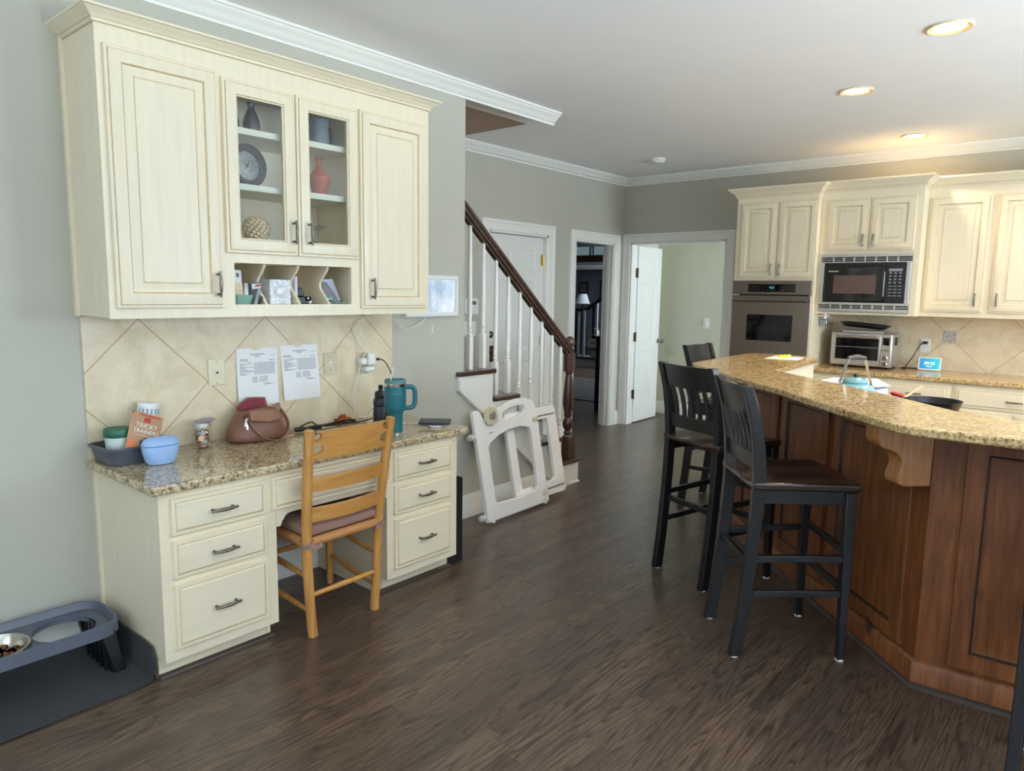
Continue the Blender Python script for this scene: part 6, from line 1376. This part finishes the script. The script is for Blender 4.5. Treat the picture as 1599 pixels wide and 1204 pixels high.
for c, ya, yb in zip(HC, cuts[1:], cuts):
    angs = sorted([2*PI*k/48 for k in range(48)]+[math.atan2(yy-c[1], xx-c[0]) % (2*PI) for yy in (ya, yb) for xx in (X0, X1)]); vs = []
    for a_ in angs:
        r_ = HR
        while r_ < .4 and inside(c[0]+(r_+.001)*math.cos(a_), c[1]+(r_+.001)*math.sin(a_)) and ya <= c[1]+(r_+.001)*math.sin(a_) <= yb: r_ += .001
        vs += [(c[0]+HR*math.cos(a_), c[1]+HR*math.sin(a_), zt-.030), (c[0]+r_*math.cos(a_), c[1]+r_*math.sin(a_), zt-.030)]
    m_ = len(angs); L = 2*m_
    fs = [(2*i, 2*i+1, (2*i+3) % L, (2*i+2) % L) for i in range(m_)]
    b.add(vs, fs); b.add([(x, y, z-.005) for x, y, z in vs], fs)
for c in HC: b.lathe([(HR, zt-.0302), (HR+.004, zt-.028), (HR+.0005, zt-.05)], (c[0], c[1], 0), 40, caps=False)
b.sweep(rrect(x0+.02, x1-.02, y0+.02, y1-.02, .07, 8), [(.0, -.034), (-.004, -.028), (-.010, -.002), (-.014, 0), (-.020, -.002), (-.022, -.050), (-.017, -.050), (-.010, -.034)], lambda x, y, h: (x, y, zt+h), closed=True)
obj('tray_top', b, FG, t)
for yy, sg in ((y1-.045, 1), (y0+.045, -1)):
    for xx, sx in ((x1-.03, 1), (x0+.03, -1)):
        b = B(); fr_ = (Vector((1, 0, 0)), Vector((0, 1, 0)))
        b.path([(xx-sx*.006, yy-sg*.012, zt-.037), (xx+sx*.012, yy+sg*.020, .0095)], [[(-.024, -.026), (.022, -.026), (.022, .026), (-.024, .026)], [(-.012, -.020), (.016, -.020), (.016, .020), (-.012, .020)]], 0, [fr_]*2); obj('leg', b, BLKPL, t, .004)
    b = B(); b.path([(-2.97, yy-.012*sg, zt-.037), (-2.97, yy+.0*sg, .0095)], [[(-.11, -.006), (.11, -.006), (.11, .006), (-.11, .006)], [(-.13, -.006), (.13, -.006), (.13, .006), (-.13, .006)]], 0, [(Vector((1, 0, 0)), Vector((0, 1, 0)))]*2)
    for k in range(5): xx = -3.06+.045*k; b.box(xx-.005, xx+.005, yy-.02*1, yy+.012, .008, zt-.04)
    obj('leg_panel', b, BLKPL, t, .002)
t = thing('dog_bowl', 'stainless dog bowl with kibble sitting in the feeder', 'bowl', (-2.975, .628, .12))
c = (-2.975, .628, -.019)
b = B(); b.lathe([(0, .150), (.062, .150), (.080, .158), (.098, .19), (.1045, .214), (.108, .2175), (.116, .2165), (.117, .2135), (.114, .2125), (.1055, .2105), (.1, .19), (.081, .153), (.06, .146), (0, .146)], c, 44); obj('bowl_body', b, CHROME if False else M('bowl_steel', (196, 190, 180), .2, 1), t)
t2 = B(); rnd = random.Random(11); 
for k in range(170): a_ = rnd.uniform(0, 2*PI); r_ = .088*math.sqrt(rnd.random()); t2.ell((c[0]+r_*math.cos(a_), c[1]+r_*math.sin(a_), .157+rnd.uniform(-.004, .006)), .007, .007, .005, 0, 6)
t2.lathe([(0, .174), (.088, .174)], c, 24)
one('kibble', t2, M('kibble', (112, 70, 42), .8, var=.3, scale=80), (c[0], c[1], .15), 'brown kibble filling the stainless dog bowl', 'dog food', kind='stuff', weld=False)

# ================================================================ ceiling fittings
LAMP = M('lamp_glow', (255, 240, 214), .5, emit=(255, 226, 176), es=9.0)
TRIMR = M('lamp_trim', (224, 210, 178), .4)
def can(x, y, lab, shown=True, pw=32):
    t = thing('recessed_light', lab, 'ceiling light', (x, y, H), 'recessed ceiling lights'); 
    b = B(); b.lathe([(.070, -.0005), (.096, -.0005), (.098, -.004), (.092, -.010), (.074, -.006), (.068, -.002), (.070, -.0005)], (x, y, H), 36, caps=False); obj('trim_ring', b, TRIMR, t)
    b = B(); b.lathe([(0, -.0012), (.069, -.0012)], (x, y, H), 32); obj('lens', b, LAMP, t)
    l = spot('lamp_light', (x, y, H-.03), pw, 140, .8); l.parent = t; l.location = (0, 0, -.03)
can(-.740, 3.945, 'nearest glowing recessed ceiling light above the island')
can(-1.370, 4.795, 'glowing recessed ceiling light halfway between island and kitchen cabinets')
can(-1.370, 6.370, 'small glowing recessed ceiling light closest to the microwave cabinet')
for (x, y, p_) in ((-.35, 5.9, 32), (.9, 5.9, 30), (.35, 3.2, 36), (-.3, 4.8, 38)): spot('lamp_light', (x, y, H-.03), p_, 140, .8)  # unseen extra lamps without fittings, added to brighten the kitchen
t = thing('smoke_detector', 'round white smoke detector on the ceiling near the hall corner', 'smoke detector', (-3.442, 6.076, H))
b = B(); b.lathe([(.074, -.0005), (.074, -.012), (.066, -.020), (.060, -.034), (.052, -.040), (0, -.042)], (-3.442, 6.076, H), 32); obj('housing', b, PLASW, t)

# ================================================================ front hall beyond the doorway
t = thing('console_table', 'dark narrow console table just beyond the hall doorway', 'table', (-4.97, 7.62, 0)); DK = M('ebony', (30, 24, 26), .3)
x0, x1, y0, y1 = -5.02, -4.62, 7.50, 8.3
b = B(); b.box(x0-.03, x1, y0-.03, y1, .92, .95); obj('table_top', b, DK, t, .006)
for x in (x0, x1-.06):
    for y in (y0, y1-.06): b = B(); b.box(x, x+.055, y, y+.055, 0, .92); obj('leg', b, DK, t, .003)
b = B(); b.box(x0, x1-.005, y0, y1-.005, .10, .125); obj('lower_shelf', b, DK, t)
RUG = N('woven_rug'); v = RUG.coord((1, 1, 1)); a_ = RUG.noise(v, 6, 5, .65); RUG.col(RUG.ramp(a_, [(.35, (40, 42, 46)), (.5, (92, 88, 80)), (.62, (56, 58, 62)), (.75, (120, 112, 100))])); RUG.set(Roughness=.95)
b = B(); b.prism([(-7.6, 8.1), (-5.35, 8.1), (-5.35, 10.2), (-7.6, 10.2)], XY, .0005, .012); one('area_rug', b, RUG.m, (-6.4, 9, 0), 'patterned dark rug on the front hall floor beyond the doorway', 'rug')
b = B(); b.prism([(-9.6, 11.75), (-4.75, 11.75), (-4.75, 12.4), (-9.6, 12.4)], XY, 0, .17); b.prism([(-8.15, 12.00), (-4.75, 12.00), (-4.75, 12.4), (-8.15, 12.4)], XY, .17, .34)
t = thing('hall_staircase', 'distant front hall stairs with white balusters and dark curved rail', 'staircase', (-7.9, 11.6, 0))
obj('white_riser', b, M('hall_white', (206, 208, 208), .5), t)
b = B(); b.prism([(-9.6, 11.72), (-4.75, 11.72), (-4.75, 12.02), (-9.6, 12.02)], XY, .17, .195); b.prism([(-8.17, 11.97), (-4.75, 11.97), (-4.75, 12.4), (-8.17, 12.4)], XY, .3405, .37); obj('dark_tread', b, DK, t)
xs = [-8.62, -8.50, -8.36, -8.22, -8.04, -7.86, -7.68, -7.5]
zr = lambda x: 1.14 if x < -8.2 else 1.14+(x+8.2)*.85
for x in xs: b = B(); b.box(x-.02, x+.02, 11.82, 11.86, .195 if x < -8.17 else .37, zr(x)) if x < -8.17 else b.box(x-.02, x+.02, 12.00, 12.04, .37, zr(x)); obj('baluster', b, M('hall_baluster', (196, 204, 208), .5) if x == xs[0] else bpy.data.materials['hall_baluster'], t)
b = B(); b.tube([(-8.75, 11.84, 1.14), (-8.3, 11.84, 1.14), (-8.2, 11.88, 1.15), (-7.9, 12.02, 1.40), (-7.3, 12.02, 1.91)], .035, 10); obj('handrail', b, DK, t)
b = B(); b.box(-8.46, -8.38, 11.80, 11.88, .195, 1.16); obj('newel_post', b, DK, t)
t = thing('table_lamp', 'lamp with pale cone shade glimpsed through the hall doorway', 'lamp', (-8.3, 12.5, 0)); LC = (-8.70, 12.45, 0)
b = B(); b.lathe([(.155, 1.255), (.085, 1.457), (.08, 1.457), (.15, 1.255), (.155, 1.255)], LC, 28, caps=False); obj('lamp_shade', b, M('shade', (206, 214, 216), .7, emit=(190, 205, 214), es=.06), t)
b = B(); b.lathe([(.10, .37), (.10, .39), (.02, .42), (.025, .9), (.012, 1.30)], LC, 16); obj('stem', b, DK, t)
b = B(); b.prism([(-8.95, 12.408), (-4.75, 12.408), (-4.75, 12.86), (-8.95, 12.86)], XY, 0, .37); one('hall_landing', b, M('landing_dark', (70, 70, 74), .5), (-7, 12.6, 0), 'dark landing at the top of the distant front hall steps', 'landing')
for (x, z, w_, h_, lab) in ((-9.06, 1.58, .24, .27, 'small dark framed picture on the front hall wall above the lamp'), (-8.56, 1.55, .13, .42, 'dark framed picture at the right edge of the hall doorway view')):
    t = thing('framed_picture', lab, 'picture', (x, 12.99, z), 'pictures in the front hall'); b = B(); b.rings(w_, h_, [(0, 0, 0), (0, .02, 0), (.03, .02, 0), (.032, .012, 0)], KX(x-w_/2, z-h_/2, 12.995), False, True); obj('frame', b, DK, t)
    b = B(); b.box(x-w_/2+.03, x+w_/2-.03, 12.982, 12.985, z-h_/2+.03, z+h_/2-.03); obj('picture', b, M('dark_print', (84, 84, 84), .4, var=.7, scale=12), t)
t = thing('guitar', 'pale acoustic guitar standing behind the distant balusters', 'guitar', (-7.9, 12.2, .37)); gx_, gy_, gz_ = -8.21, 12.15, .345
b = B(); ol = [(.0, 0), (.10, .01), (.15, .07), (.15, .14), (.105, .21), (.10, .25), (.125, .30), (.12, .36), (.08, .41), (.03, .425)]; ol = ol+[(-x, z) for x, z in ol[::-1][:-1]]
b.prism([(x*.85, z) for x, z in ol], lambda x, z, d: (gx_+x, gy_+d, gz_+z), 0, .08); bd = obj('body', b, M('spruce', (226, 206, 176), .35), t, .006)
b = B(); b.lathe([(0, 0), (.038, 0)], (0, 0, 0), 20, T=tframe((gx_, gy_-.0015, gz_+.25), (1, 0, 0), (0, 0, 1))); b.box(gx_-.05, gx_+.05, gy_-.006, gy_-.001, gz_+.11, gz_+.125); obj('sound_hole', b, DK, bd)
b = B(); b.box(gx_-.022, gx_+.022, gy_-.01, gy_+.02, gz_+.30, gz_+.80); b.box(gx_-.03, gx_+.03, gy_-.005, gy_+.012, gz_+.80, gz_+.93); obj('neck', b, DK, t)
# side room switch
b = B(); b.box(-3.805, -3.735, 7.952, 7.9595, 1.09, 1.21); t = one('switch_plate', b, PLASW, (-3.77, 7.955, 1.15), 'white switch plate on the pale green side room wall', 'light switch'); b = B(); b.box(-3.785, -3.755, 7.946, 7.952, 1.12, 1.18); obj('rocker', b, PLASW, t)
